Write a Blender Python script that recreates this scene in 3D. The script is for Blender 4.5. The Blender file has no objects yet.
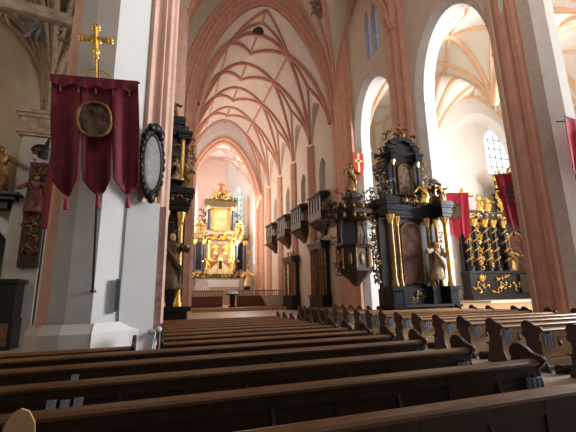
import bpy, math, random
from mathutils import Vector, Matrix
random.seed(7)
PI = math.pi
C = bpy.context.scene.collection
scn = bpy.context.scene

# ------------------------------------------------------------------ camera, world, lights, exposure
cam_data = bpy.data.cameras.new('camera')
cam_data.sensor_width = 36.0
cam_data.lens = 359.0 / 576.0 * 36.0
cam_data.clip_end = 300
cam = bpy.data.objects.new('camera', cam_data)
C.objects.link(cam)
cam.matrix_world = Matrix(((0.94427817, -0.05205323, -0.32500646, 0.0),
                           (-0.3286096, -0.20556886, -0.92182275, 0.0),
                           (-0.01882735, 0.97725734, -0.21121938, 1.75),
                           (0, 0, 0, 1)))
scn.camera = cam

world = bpy.data.worlds.new('world'); scn.world = world
world.use_nodes = True
world.node_tree.nodes['Background'].inputs[0].default_value = (0.80, 0.88, 1.0, 1)
world.node_tree.nodes['Background'].inputs[1].default_value = 0.22

scn.view_settings.view_transform = 'Standard'
scn.view_settings.look = 'None'
scn.view_settings.gamma = 1.0
scn.view_settings.exposure = 0.0
scn.view_settings.use_curve_mapping = False

def area(name, loc, target, sx, sy, power, col):
    d = bpy.data.lights.new(name, 'AREA'); d.shape = 'RECTANGLE'; d.size = sx; d.size_y = sy
    d.energy = power; d.color = col
    o = bpy.data.objects.new(name, d); C.objects.link(o)
    o.location = loc
    o.rotation_euler = (Vector(target) - Vector(loc)).to_track_quat('-Z', 'Y').to_euler()
    return o
area('daylight_south_chapel', (33.5, 9, 9), (14, 14, 6), 12, 10, 1500, (1.0, 0.97, 0.93))
area('daylight_south_aisle', (31.5, 6.3, 9), (-1.2, 10, 4), 6, 7, 9000, (0.93, 0.96, 1.0))
area('nave_fill_light', (7.3, 2, 17), (7.3, 26, 17), 12, 7, 800, (1.0, 0.93, 0.86))  # added fill lamp high in mid-nave facing the chancel, not at a window
area('daylight_chancel_north', (2.9, 45, 13), (13, 46, 20), 10, 7, 2300, (1.0, 0.90, 0.84))
area('daylight_apse_south', (12.6, 54.5, 12), (5, 53, 14), 5, 10, 2500, (1.0, 0.94, 0.86))
area('daylight_apse_north', (4.2, 53, 12), (9, 56, 10), 5, 9, 600, (1.0, 0.93, 0.85))
area('daylight_north_aisle', (-9.5, 8, 9), (-4, 17, 9), 5, 4, 170, (1.0, 0.90, 0.76))

# ------------------------------------------------------------------ materials
MATS = {}
def mat(name, col, rough=0.6, metal=0.0, var=0.12, scale=6.0, bump=0.0, bscale=20.0, stretch=(1, 1, 1), col2=None, emit=None, spec=None, coord='Object'):
    if name in MATS: return MATS[name]
    m = bpy.data.materials.new(name); m.use_nodes = True
    nt = m.node_tree; b = nt.nodes['Principled BSDF']
    b.inputs['Roughness'].default_value = rough; b.inputs['Metallic'].default_value = metal
    if spec is not None: b.inputs['Specular IOR Level'].default_value = spec
    tc = nt.nodes.new('ShaderNodeTexCoord'); mp = nt.nodes.new('ShaderNodeMapping')
    mp.inputs['Scale'].default_value = stretch
    nt.links.new(tc.outputs[coord], mp.inputs[0])
    n = nt.nodes.new('ShaderNodeTexNoise'); n.inputs['Scale'].default_value = scale; n.inputs['Detail'].default_value = 5
    nt.links.new(mp.outputs[0], n.inputs['Vector'])
    r = nt.nodes.new('ShaderNodeValToRGB')
    c1 = tuple(max(0, c * (1 - var)) for c in col); c2 = col2 or tuple(min(1, c * (1 + var)) for c in col)
    r.color_ramp.elements[0].position = 0.3; r.color_ramp.elements[1].position = 0.7
    r.color_ramp.elements[0].color = (*c1, 1); r.color_ramp.elements[1].color = (*c2, 1)
    nt.links.new(n.outputs[0], r.inputs[0]); nt.links.new(r.outputs[0], b.inputs['Base Color'])
    if bump:
        n2 = nt.nodes.new('ShaderNodeTexNoise'); n2.inputs['Scale'].default_value = bscale
        nt.links.new(mp.outputs[0], n2.inputs['Vector'])
        bp = nt.nodes.new('ShaderNodeBump'); bp.inputs['Strength'].default_value = bump
        nt.links.new(n2.outputs[0], bp.inputs['Height']); nt.links.new(bp.outputs[0], b.inputs['Normal'])
    if emit:
        b.inputs['Emission Color'].default_value = (*emit[0], 1); b.inputs['Emission Strength'].default_value = emit[1]
    MATS[name] = m
    return m
PLASTER = mat('cream plaster', (0.60, 0.505, 0.405), 0.85, var=0.05, scale=1.5)
WHITE = mat('white plaster', (0.80, 0.79, 0.77), 0.85, var=0.03, scale=1.2)
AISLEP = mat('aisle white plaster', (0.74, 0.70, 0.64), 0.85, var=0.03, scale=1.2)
PINK = mat('pink stone', (0.60, 0.325, 0.225), 0.8, var=0.13, scale=2.2, bump=0.05)
PINKD = mat('deep pink stone', (0.48, 0.235, 0.16), 0.8, var=0.12, scale=2.2)
PINKL = mat('pale pink stone', (0.68, 0.43, 0.34), 0.8, var=0.10, scale=2.2)
VAULT = mat('chancel vault plaster', (0.60, 0.50, 0.43), 0.85, var=0.05, scale=1.0)
PEACH = mat('ochre rib paint', (0.74, 0.50, 0.32), 0.8, var=0.06, scale=3)
GREYP = mat('greige and shaded plaster', (0.50, 0.45, 0.41), 0.85, var=0.08, scale=1.6)  # also serves as the shaded tone of the pier faces and arch splays
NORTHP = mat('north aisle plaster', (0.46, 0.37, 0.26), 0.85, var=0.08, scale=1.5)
OCHRE = mat('painted ochre ribs', (0.30, 0.21, 0.13), 0.85, var=0.25, scale=5)
FLOOR = mat('stone floor', (0.50, 0.40, 0.32), 0.45, var=0.10, scale=1.2)
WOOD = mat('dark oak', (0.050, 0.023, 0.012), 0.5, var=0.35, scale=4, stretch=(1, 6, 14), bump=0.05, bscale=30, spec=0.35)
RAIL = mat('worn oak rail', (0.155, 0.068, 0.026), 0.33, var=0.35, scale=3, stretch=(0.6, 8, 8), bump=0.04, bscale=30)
RAIL_LIT = mat('lit worn rail', (0.34, 0.18, 0.08), 0.33, var=0.3, scale=3, stretch=(0.6, 8, 8))  # worn oak, lightened to carry the light falling on the right pews
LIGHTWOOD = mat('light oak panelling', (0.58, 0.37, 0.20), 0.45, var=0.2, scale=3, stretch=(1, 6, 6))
ENDW = mat('carved walnut', (0.035, 0.014, 0.009), 0.42, var=0.3, scale=6)
REDWOOD = mat('reddish panelling', (0.16, 0.052, 0.026), 0.45, var=0.2, scale=3, stretch=(1, 1, 6))
BLACK = mat('black lacquered wood', (0.012, 0.010, 0.009), 0.38, var=0.3, scale=6, spec=.3)
BLACKB = mat('blue black marbled wood', (0.014, 0.016, 0.022), 0.28, var=0.6, scale=5, spec=.4)
BROWN = mat('dark brown carved wood', (0.028, 0.015, 0.009), 0.45, var=0.4, scale=6, spec=.3)
GOLD = mat('gilding', (0.78, 0.47, 0.12), 0.36, metal=0.75, var=0.3, scale=8, bump=0.2, bscale=25)
GOLDD = mat('dull gilding', (0.24, 0.135, 0.04), 0.45, metal=0.55, var=0.5, scale=9, bump=0.3, bscale=20)
GOLDL = mat('pale gilding', (0.86, 0.66, 0.34), 0.45, metal=0.4, var=0.25, scale=6)
MARBLE = mat('pink grey marble', (0.40, 0.22, 0.18), 0.35, var=0.35, scale=5)
STONE = mat('pale grey relief stone', (0.22, 0.205, 0.185), 0.6, var=0.25, scale=9, bump=0.4, bscale=14)
VELVET = mat('crimson velvet', (0.155, 0.004, 0.014), 0.75, var=0.3, scale=4)
REDC = mat('bright red cloth', (0.38, 0.010, 0.035), 0.8, var=0.15, scale=4)
TASSEL = mat('red silk', (0.30, 0.01, 0.03), 0.6, var=0.2)
SKIN = mat('painted flesh', (0.62, 0.42, 0.32), 0.5, var=0.1)
PAINT = mat('dark oil painting', (0.035, 0.02, 0.013), 0.7, var=0.6, scale=5.0, col2=(0.20, 0.12, 0.08), spec=.2)
PAINTR = mat('reddish oil painting', (0.035, 0.013, 0.010), 0.75, var=0.6, scale=2.5, col2=(0.14, 0.055, 0.035), spec=.2)
PAINTG = mat('golden altar picture', (0.40, 0.26, 0.09), 0.5, var=0.4, scale=1.0, col2=(0.72, 0.56, 0.26))
ROBE = mat('painted robe', (0.07, 0.06, 0.03), 0.5, var=0.6, scale=4, col2=(0.16, 0.08, 0.03))
WROBE = mat('pale robe', (0.33, 0.22, 0.11), 0.5, var=0.2, scale=5)
WCLOTH = mat('white linen', (0.82, 0.84, 0.86), 0.7, var=0.04)
PAPER = mat('blue white paper', (0.36, 0.40, 0.50), 0.7, var=0.35, scale=14)
IRON = mat('black iron', (0.015, 0.014, 0.014), 0.5, metal=0.4, var=0.1)
GREYM = mat('grey speaker casing', (0.22, 0.24, 0.24), 0.5, var=0.05)
EAGLE = mat('painted grey ornament', (0.15, 0.135, 0.12), 0.85, var=0.4, scale=6)
ROSEP = mat('painted brown rosette', (0.22, 0.14, 0.10), 0.85, var=0.4, scale=6)
DARKVOID = mat('dark vent', (0.02, 0.016, 0.014), 0.9)
GLASS = mat('bright leaded glass', (0.8, 0.85, 0.9), 0.3, var=0.05, emit=((0.93, 0.97, 1.0), 2.4))
GLASSB = mat('blue leaded glass', (0.08, 0.11, 0.25), 0.3, var=0.5, scale=3, emit=((0.16, 0.24, 0.50), 0.8))
GLASSG = mat('green leaded glass', (0.3, 0.4, 0.35), 0.3, var=0.4, scale=3, emit=((0.62, 0.72, 0.62), 1.2))
LEAD = mat('lead and stone bars', (0.35, 0.36, 0.38), 0.6, var=0.1)
ORGLASS = mat('oratory panes', (0.42, 0.40, 0.38), 0.2, var=0.2, scale=5)

def stripes():
    m = bpy.data.materials.new('striped ticking'); m.use_nodes = True
    nt = m.node_tree; b = nt.nodes['Principled BSDF']; b.inputs['Roughness'].default_value = 0.8
    tc = nt.nodes.new('ShaderNodeTexCoord'); w = nt.nodes.new('ShaderNodeTexWave'); w.inputs['Scale'].default_value = 4.2
    w.bands_direction = 'X'
    r = nt.nodes.new('ShaderNodeValToRGB'); r.color_ramp.interpolation = 'CONSTANT'
    r.color_ramp.elements[0].color = (0.05, 0.07, 0.12, 1); r.color_ramp.elements[1].color = (0.30, 0.34, 0.44, 1); r.color_ramp.elements[1].position = 0.5
    nt.links.new(tc.outputs['Object'], w.inputs['Vector']); nt.links.new(w.outputs[0], r.inputs[0]); nt.links.new(r.outputs[0], b.inputs['Base Color'])
    return m
STRIPE = stripes()

# ------------------------------------------------------------------ mesh helpers
class MB:
    def __init__(s): s.v = []; s.f = []
    def add(s, vs, fs):
        k = len(s.v); s.v += [tuple(v) for v in vs]; s.f += [tuple(i + k for i in f) for f in fs]; return s
    def box(s, x0, x1, y0, y1, z0, z1, ch=0.0):
        if ch:
            o = [(x0+ch, y0), (x1-ch, y0), (x1, y0+ch), (x1, y1-ch), (x1-ch, y1), (x0+ch, y1), (x0, y1-ch), (x0, y0+ch)]
            return s.prism(o, z0, z1)
        return s.add([(x0,y0,z0),(x1,y0,z0),(x1,y1,z0),(x0,y1,z0),(x0,y0,z1),(x1,y0,z1),(x1,y1,z1),(x0,y1,z1)],
                     [(0,3,2,1),(4,5,6,7),(0,1,5,4),(1,2,6,5),(2,3,7,6),(3,0,4,7)])
    def prism(s, o, z0, z1, o2=None):
        n = len(o); o2 = o2 or o
        return s.add([(x,y,z0) for x,y in o] + [(x,y,z1) for x,y in o2],
                     [tuple(range(n-1,-1,-1)), tuple(range(n,2*n))] + [(i,(i+1)%n,n+(i+1)%n,n+i) for i in range(n)])
    def ext(s, o, a0, a1, axis='x'):
        # outline o of (u, z) extruded along axis
        n = len(o)
        f = (lambda a,u,z: (a,u,z)) if axis == 'x' else (lambda a,u,z: (u,a,z))
        return s.add([f(a0,u,z) for u,z in o] + [f(a1,u,z) for u,z in o],
                     [tuple(range(n-1,-1,-1)), tuple(range(n,2*n))] + [(i,(i+1)%n,n+(i+1)%n,n+i) for i in range(n)])
    def lathe(s, cx, cy, prof, n=16, sx=1, sy=1, fold=0, nf=7, ph=0):
        vs = []; fs = []
        for r, z in prof:
            for i in range(n):
                a = 2*PI*i/n; rr = r*(1+fold*math.sin(nf*a+ph+z*3))
                vs.append((cx+rr*sx*math.cos(a), cy+rr*sy*math.sin(a), z))
        m = len(prof)
        for j in range(m-1):
            for i in range(n):
                fs.append((j*n+i, j*n+(i+1)%n, (j+1)*n+(i+1)%n, (j+1)*n+i))
        fs.append(tuple(range(n-1,-1,-1))); fs.append(tuple((m-1)*n+i for i in range(n)))
        return s.add(vs, fs)
    def ball(s, c, r, sc=(1,1,1), n=10, m=7):
        vs = [(c[0], c[1], c[2]-r*sc[2])]
        for j in range(1, m):
            t = -PI/2+PI*j/m
            for i in range(n):
                a = 2*PI*i/n
                vs.append((c[0]+r*sc[0]*math.cos(t)*math.cos(a), c[1]+r*sc[1]*math.cos(t)*math.sin(a), c[2]+r*sc[2]*math.sin(t)))
        vs.append((c[0], c[1], c[2]+r*sc[2])); L = len(vs)-1
        fs = [(0, 1+(i+1)%n, 1+i) for i in range(n)]
        for j in range(m-2):
            for i in range(n): fs.append((1+j*n+i, 1+j*n+(i+1)%n, 1+(j+1)*n+(i+1)%n, 1+(j+1)*n+i))
        fs += [(L, 1+(m-2)*n+i, 1+(m-2)*n+(i+1)%n) for i in range(n)]
        return s.add(vs, fs)
    def tube(s, pts, r, n=6, sq=None):
        pts = [Vector(p) for p in pts]; rs = r if isinstance(r, (list, tuple)) else [r]*len(pts)
        vs = []; fs = []; up = Vector((0,0,1))
        for k, p in enumerate(pts):
            t = (pts[min(k+1,len(pts)-1)]-pts[max(k-1,0)]).normalized()
            a = t.cross(up)
            if a.length < 0.05: a = t.cross(Vector((0,1,0)))
            a.normalize(); b = t.cross(a)
            for i in range(n):
                g = 2*PI*i/n
                vs.append(tuple(p+rs[k]*(math.cos(g)*a+math.sin(g)*b)))
        for k in range(len(pts)-1):
            for i in range(n): fs.append((k*n+i, k*n+(i+1)%n, (k+1)*n+(i+1)%n, (k+1)*n+i))
        fs.append(tuple(range(n-1,-1,-1))); fs.append(tuple((len(pts)-1)*n+i for i in range(n)))
        return s.add(vs, fs)
    def build(s, name, m, parent=None, smooth=False, kind=None):
        me = bpy.data.meshes.new(name); me.from_pydata(s.v, [], s.f); me.update()
        import bmesh
        bm = bmesh.new(); bm.from_mesh(me); bmesh.ops.recalc_face_normals(bm, faces=bm.faces); bm.to_mesh(me); bm.free()
        if smooth:
            for p in me.polygons: p.use_smooth = True
            me.set_sharp_from_angle(angle=math.radians(42))
        me.materials.append(m)
        o = bpy.data.objects.new(name, me); C.objects.link(o)
        if parent: o.parent = parent
        if kind: o['kind'] = kind
        return o

def thing(name, label, cat, loc=(0,0,0), rz=0, group=None):
    o = bpy.data.objects.new(name, None); C.objects.link(o)
    o.location = loc; o.rotation_euler = (0,0,rz); o['label'] = label; o['category'] = cat
    if group: o['group'] = group
    return o
def tag(o, label, cat, group=None):
    o['label'] = label; o['category'] = cat
    if group: o['group'] = group
    return o
def copy_tree(o, parent=None):
    c = o.copy(); C.objects.link(c); c.parent = parent
    for ch in list(o.children): copy_tree(ch, c)
    return c
TN = [0]
def trim(): TN[0] += 1; return 'trim_%d' % TN[0]

def prof(t, p=1.35, q=0.58): return max(0.0, 1-abs(t)**p)**q
def arch_pts(u0, u1, zs, za, n=24, z0=0.0, p=1.35, q=0.58):
    c = (u0+u1)/2; h = (u1-u0)/2
    pts = [(u0, z0)]
    for i in range(n+1):
        t = -math.cos(PI*i/n)
        pts.append((c+h*t, zs+(za-zs)*prof(t,p,q)))
    pts.append((u1, z0))
    return pts
def mapper(axis, base, sgn):
    # u along wall, d depth into wall
    if axis == 'y': return lambda u,d,z: (base+sgn*d, u, z)
    return lambda u,d,z: (u, base+sgn*d, z)
def wall_with_arches(name, m, mp, u0, u1, z0, z1, ops, d=0.0):
    """flat wall in plane depth d with pointed openings ops = [(u0,u1,zbottom,zs,za[,p,q])]"""
    b = MB(); cur = u0
    def quad(a, b_, za_, zb_, zt):
        b.add([mp(a,d,za_), mp(b_,d,zb_), mp(b_,d,zt), mp(a,d,zt)], [(0,1,2,3)])
    for op in sorted(ops):
        a0, a1, zb, zs, za = op[:5]; p, q = (op[5:7] if len(op) > 5 else (1.35, .58))
        if a0 > cur: quad(cur, a0, z0, z0, z1)
        pts = arch_pts(a0, a1, zs, za, 28, zb, p, q)[1:-1]
        for k in range(len(pts)-1):
            quad(pts[k][0], pts[k+1][0], pts[k][1], pts[k+1][1], z1)
        if zb > z0: quad(a0, a1, z0, z0, zb)
        cur = a1
    if u1 > cur: quad(cur, u1, z0, z0, z1)
    return b.build(name, m, kind='structure')
def ring(b, mp, op, steps, z0=0.0, sill=False):
    """steps = [(inset, depth)], strips between successive loops of the opening"""
    a0, a1, zb, zs, za = op[:5]; p, q = (op[5:7] if len(op) > 5 else (1.35, .58))
    loops = []
    for ins, d in steps:
        pts = arch_pts(a0+ins, a1-ins, zs, za-ins*1.15, 28, zb, p, q)
        loops.append([mp(u,d,z) for u,z in pts])
    for A, B in zip(loops, loops[1:]):
        n = len(A)
        b.add(A+B, [(i,i+1,n+i+1,n+i) for i in range(n-1)] + ([(n-1,0,n,2*n-1)] if sill else []))
    return b

class Vault:
    def __init__(s, cx, hw, y0, y1, zs, za, bays, zl, p=1.5, q=0.58, droop=0):
        s.cx, s.hw, s.y0, s.y1, s.zs, s.za, s.bays, s.zl, s.p, s.q = cx, hw, y0, y1, zs, za, bays, zl, p, q
    def z(s, x, y):
        t = (x-s.cx)/s.hw
        zb = s.zs+(s.za-s.zs)*prof(min(1,max(-1,t)), s.p, s.q)
        for a, b in zip(s.bays, s.bays[1:]):
            if a <= y <= b:
                v = (y-a)/(b-a)*2-1
                zc = s.zs+(s.zl-s.zs)*prof(v, 1.4, 0.55)
                return max(zb, zc)
        return zb
    def pt(s, t, y, off=0.0): 
        x = s.cx+s.hw*t; return Vector((x, y, s.z(x, y)-off))
    def surface(s, name, m, nx=56, ny=None):
        ny = ny or int((s.y1-s.y0)*3.2)
        vs = []; fs = []
        for j in range(ny+1):
            y = s.y0+(s.y1-s.y0)*j/ny
            for i in range(nx+1):
                t = -math.cos(PI*i/nx) 
                vs.append(tuple(s.pt(t, y)))
        for j in range(ny):
            for i in range(nx):
                k = j*(nx+1)+i; fs.append((k,k+1,k+nx+2,k+nx+1))
        return MB().add(vs, fs).build(name, m, kind='structure', smooth=True)
    def rib(s, b, t0, y0, t1, y1, w=0.16, d=0.22, n=22):
        pts = []
        for i in range(n+1):
            a = i/n
            t = t0+(t1-t0)*a; y = y0+(y1-y0)*a
            pts.append(s.pt(t, y))
        sweep(b, pts, w, d, Vector((s.cx, (y0+y1)/2, s.zs-2)))
        return b
def sweep(b, pts, w, d, centre):
    vs = []; fs = []; N = len(pts)
    for k, p in enumerate(pts):
        t = (pts[min(k+1,N-1)]-pts[max(k-1,0)]).normalized()
        inw = (centre-p); inw.y = 0 if abs(inw.y) < 1e9 and False else inw.y
        inw = inw - t*inw.dot(t); inw.normalize()
        sd = t.cross(inw)
        for a, c in ((-w, -0.12), (-w, d*0.45), (-w*0.45, d), (w*0.45, d), (w, d*0.45), (w, -0.12)):
            vs.append(tuple(p+sd*a+inw*c))
    for k in range(N-1):
        for i in range(6): fs.append((k*6+i, k*6+(i+1)%6, (k+1)*6+(i+1)%6, (k+1)*6+i))
    b.add(vs, fs)

# ------------------------------------------------------------------ floor and walls
MB().box(-14, 40, -12, 66, -0.2, 0).build('floor', FLOOR, kind='structure')
NX0, NX1 = -0.25, 14.85          # nave arcade faces
R1Y, R2Y, R3Y = (9.4, 11.0), (17.2, 19.9), (25.0, 28.0)
S12 = (11.25, 17.25, 0, 13.4, 18.7, 2.0, .5)
S23 = (19.3, 25.0, 0, 14.2, 19.0, 2.0, .5)
S01 = (2.6, 10.95, 0, 13.4, 18.7, 2.0, .5)
lan = [(20.45, 21.15, 20.0, 23.0, 24.6), (21.5, 22.2, 20.0, 23.0, 24.6)]
mpS = mapper('y', NX1, 1)
# south arcade wall: lower with arches, upper with the twin lancets
wall_with_arches('wall_south_arcade', PLASTER, mpS, 1.0, 28.2, 0, 19.4, [S01, S12, S23])
wall_with_arches('wall_south_clerestory', PLASTER, mpS, 1.0, 28.2, 19.4, 32, lan)
b = MB()
for op in (S01, S12, S23): ring(b, mpS, op, [(0,0), (0.12,0.06), (0.42,0.50)])
b.build(trim(), GREYP, kind='structure')  # splays grey, soffits below white: shade and aisle light put into the colours
b = MB()
for op in (S01, S12, S23): ring(b, mpS, op, [(0.42,0.50), (0.42,1.35)])
for op in (S01, S12, S23):   # impost moulding on the jambs
    for u, sg in ((op[0]+.42, 1), (op[1]-.42, -1)):
        b.box(NX1+.45, NX1+1.38, min(u-.02*sg, u+.09*sg), max(u-.02*sg, u+.09*sg), 13.3, 13.5)
b.build(trim(), WHITE, kind='structure')
wall_with_arches('wall_south_arcade_back', AISLEP, mapper('y', NX1+1.35, 1), 1.0, 28.2, 0, 22, [(o[0]+.42, o[1]-.42, 0, o[3], o[4]-.48, 2.0, .5) for o in (S01, S12, S23)])
for k, op in enumerate(lan):
    b = MB(); ring(b, mpS, op, [(0,0), (0.06,0.35)], sill=True)
    f = b.build('window_%d' % (k+1), GREYP, kind='structure')
    g = MB(); pts = [(u, z) for u, z in arch_pts(op[0]+.06, op[1]-.06, op[3], op[4]-.07, 20, op[2])]
    g.add([(NX1+.35, u, z) for u, z in pts], [tuple(range(len(pts)))]); g.build('pane', GLASSB, f)
    l = MB()
    for z in (20.6, 21.2, 21.8, 22.4, 23.0): l.box(NX1+.30, NX1+.34, op[0]+.05, op[1]-.05, z, z+.05)
    l.box(NX1+.30, NX1+.34, (op[0]+op[1])/2-.02, (op[0]+op[1])/2+.02, 20, 24.3)
    l.build('leading', LEAD, f)

# north arcade wall (mirror)
N12 = (11.0, 17.2, 0, 13.0, 17.9); N23 = (19.9, 24.7, 0, 13.6, 17.4)
mpN = mapper('y', NX0, -1)
wall_with_arches('wall_north_arcade', PLASTER, mpN, 10.8, 28.2, 0, 32, [N12, N23])
b = MB()
for op in (N12, N23): ring(b, mpN, op, [(0,0), (0.42,0.50), (0.42,1.35)])
b.build(trim(), WHITE, kind='structure')
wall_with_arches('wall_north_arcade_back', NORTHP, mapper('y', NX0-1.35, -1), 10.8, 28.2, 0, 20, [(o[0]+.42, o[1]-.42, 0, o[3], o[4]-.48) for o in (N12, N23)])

# ------------------------------------------------------------------ the two near piers
def flute(a, b_, n, depth):
    """moulded line between two plan points with n round shafts"""
    a = Vector((*a, 0)); b_ = Vector((*b_, 0)); d = b_-a; nn = Vector((d.y, -d.x, 0)).normalized()
    out = []
    for k in range(n):
        for i in range(6):
            s = (k+i/6)/n
            out.append(a+d*s+nn*depth*(abs(math.sin(PI*i/6))-.25)*(1 if k % 2 == 0 else -.6))
    out.append(b_)
    return [(p.x, p.y) for p in out]
def pier(mirror, name, ztop):
    # plan of the north pier; mirrored for the south one about x = 7.3
    fx = (lambda x: 14.82-x) if mirror else (lambda x: x)
    root = []
    def strip(pts, m, z0, z1, nm):
        b = MB(); n = len(pts); P = [(fx(x), y) for x, y in pts]
        b.add([(x,y,z0) for x,y in P]+[(x,y,z1) for x,y in P], [(i,i+1,n+i+1,n+i) for i in range(n-1)])
        o = b.build(nm, m, kind='structure', smooth=True); return o
    pink_l = flute((-2.30, 11.0), (-2.66, 9.95), 3, .12)[:-1] + flute((-2.66, 9.95), (-2.38, 9.72), 1, .10)
    strip(pink_l, PINK, 0, ztop, 'pillar_shafts')
    strip([(-2.38, 9.72), (-2.02, 9.66)], GREYP, 0, ztop, 'pillar_chamfer')
    strip([(-2.02, 9.66), (-1.48, 9.66)], GREYP, 0, ztop, 'pillar_face')
    strip([(-1.48, 9.66), (-0.70, 10.12)], WHITE, 0, ztop, 'pillar_face')  # lit face white, west face and chamfer grey: light put into plaster colours
    strip(flute((-0.70, 10.12), (-0.22, 10.38), 3, .10)[:-1] + flute((-0.22, 10.38), (0.06, 10.6), 2, .10)[:-1] + flute((0.06, 10.6), (-0.05, 11.3), 3, .09) + [(-.3, 11.4)], PINKL if not mirror else PINK, 0, ztop, 'pillar_shafts')
    # plinth
    b = MB(); pl = [(-2.55, 11.0), (-2.85, 9.95), (-2.48, 9.52), (-2.05, 9.42), (-1.42, 9.42), (-0.66, 9.95), (-0.20, 10.2), (0.0, 10.5), (0.0, 11.2)]
    P = [(fx(x), y) for x, y in pl]
    in_ = [(fx(x*.97-.03), y+.16) for x, y in pl]
    n = len(P)
    b.add([(x,y,0) for x,y in P]+[(x,y,.95) for x,y in P]+[(x,y,1.16) for x,y in in_], [(i,i+1,n+i+1,n+i) for i in range(n-1)]+[(n+i,n+i+1,2*n+i+1,2*n+i) for i in range(n-1)])
    b.build('pillar_plinth', GREYP, kind='structure')
    q = [(-1.41, 9.412), (-.66, 9.942), (-.2, 10.19)]; i2 = [(fx(x*.97-.03), y+.158) for x, y in q]; q = [(fx(x), y) for x, y in q]
    MB().add([(x,y,0) for x,y in q]+[(x,y,.95) for x,y in q]+[(x,y,1.162) for x,y in i2], [(i,i+1,4+i,3+i) for i in range(2)]+[(3+i,4+i,7+i,6+i) for i in range(2)]).build('pillar_plinth', WHITE, kind='structure')  # lit side of the plinth painted white over the grey
pier(False, 'north', 22)
def south_pier(ztop):
    def strip(pts, m, z0, z1, nm):
        n = len(pts)
        return MB().add([(x,y,z0) for x,y in pts]+[(x,y,z1) for x,y in pts], [(i,i+1,n+i+1,n+i) for i in range(n-1)]).build(nm, m, kind='structure', smooth=True)
    strip([(15.3, 11.5)]+flute((14.76, 11.28), (14.93, 10.4), 3, -.10)[:-1]+flute((14.93, 10.4), (15.3, 10.15), 3, -.10), PINKD, 0, ztop, 'pillar_shafts')  # deeper pink carries the shade on the nave side of this pier
    strip([(15.3, 10.15), (15.75, 9.85)], mat('shaded pier stone', (.36, .27, .22), .85, var=.1), 0, ztop, 'pillar_chamfer')  # shade of the chamfer put into the stone colour
    strip([(15.75, 9.85), (16.5, 9.66)], GREYP, 0, ztop, 'pillar_face')  # unlit face grey, next strip white: light put into the colours
    strip([(16.5, 9.66), (17.0, 9.60), (17.3, 9.9), (17.3, 11.0)], WHITE, 0, ztop, 'pillar_chamfer')
south_pier(22)

# nave shafts on the arcade faces (second pair of piers) and chancel arch
def cluster(x, sgn, y0, y1, z0, z1, m, n=4):
    b = MB()
    pts = flute((x, y1), (x, y0), n, .16) if sgn < 0 else flute((x, y0), (x, y1), n, .16)
    pts = [(x-sgn*(-.0), y1 if sgn < 0 else y0)] + pts
    off = 0.22*sgn
    P = [(x, y1)] + [(px+off, py) for px, py in pts] + [(x, y0)] if sgn < 0 else [(x, y0)] + [(px+off, py) for px, py in pts] + [(x, y1)]
    k = len(P)
    b.add([(a,c,z0) for a,c in P]+[(a,c,z1) for a,c in P], [(i,i+1,k+i+1,k+i) for i in range(k-1)])
    b.build(trim(), m, kind='structure', smooth=True)
cluster(NX1, -1, 17.4, 19.3, 0, 23.5, PINK, 5)
cluster(NX0, 1, 17.3, 19.3, 0, 23.5, PINKL, 5)
cluster(NX1, -1, 24.9, 27.4, 0, 31, PINK, 6)
cluster(NX0, 1, 24.9, 27.4, 0, 31, PINKL, 6)
MB().box(14.55, 16.2, 25.4, 28.0, 0, 31.5, .2).build(trim(), PINK, kind='structure')
MB().box(-1.5, 1.0, 25.6, 28.0, 0, 31.5, .35).build(trim(), PINKL, kind='structure')

CX = 8.3
mpA = mapper('x', 27.4, 1)
A1 = (0.35, 16.25, 0, 15.8, 30.6, 1.7, .55)
wall_with_arches('wall_chancel_arch', PLASTER, mpA, -2.0, 17.5, 0, 34, [A1])
b = MB()
st = [(0,0), (0.1,-.12), (0.35,-.12), (0.42,.08), (0.7,.08), (0.8,.0), (1.0,.05), (1.08,.3), (1.35,.32), (1.42,.6), (1.62,.6), (1.66,1.1)]
ring(b, mpA, A1, st)
b.build(trim(), PINK, kind='structure')

# chancel walls
CH0, CH1 = 2.0, 14.6
bays = [28.4, 33.3, 38.6, 43.9, 49.2, 53.0]
nich = []
for a, c in zip(bays[:-1], bays[1:]):
    m_ = (a+c)/2; nich.append((m_-.85, m_+.85, 11.7, 13.6, 15.0))
for nm, base, sg in (('wall_chancel_south', CH1, 1), ('wall_chancel_north', CH0, -1)):
    mpc = mapper('y', base, sg)
    wall_with_arches(nm, PLASTER, mpc, 28.2, 53.2, 0, 26, nich)
    b = MB()
    for op in nich: ring(b, mpc, op, [(0,0), (.12,.45)], sill=True)
    b.build(trim(), GREYP, kind='structure')
    b = MB()
    for op in nich:
        pts = arch_pts(op[0]+.1, op[1]-.1, op[3], op[4]-.1, 20, op[2]); b.add([mpc(u,.44,z) for u,z in pts], [tuple(range(len(pts)))])
    b.build(trim(), GREYP, kind='structure')
    for y in bays[1:]:
        b = MB(); s2 = -sg
        b.ext([(base, 0), (base, 0)], 0, 0) if False else None
        P = [(base+.05*sg, y-.55), (base+s2*.25, y-.5), (base+s2*.55, y-.2), (base+s2*.62, y), (base+s2*.55, y+.2), (base+s2*.25, y+.5), (base+.05*sg, y+.55)]
        b.prism(P, 0, 17.0); b.build(trim(), PINK, kind='structure')

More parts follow.
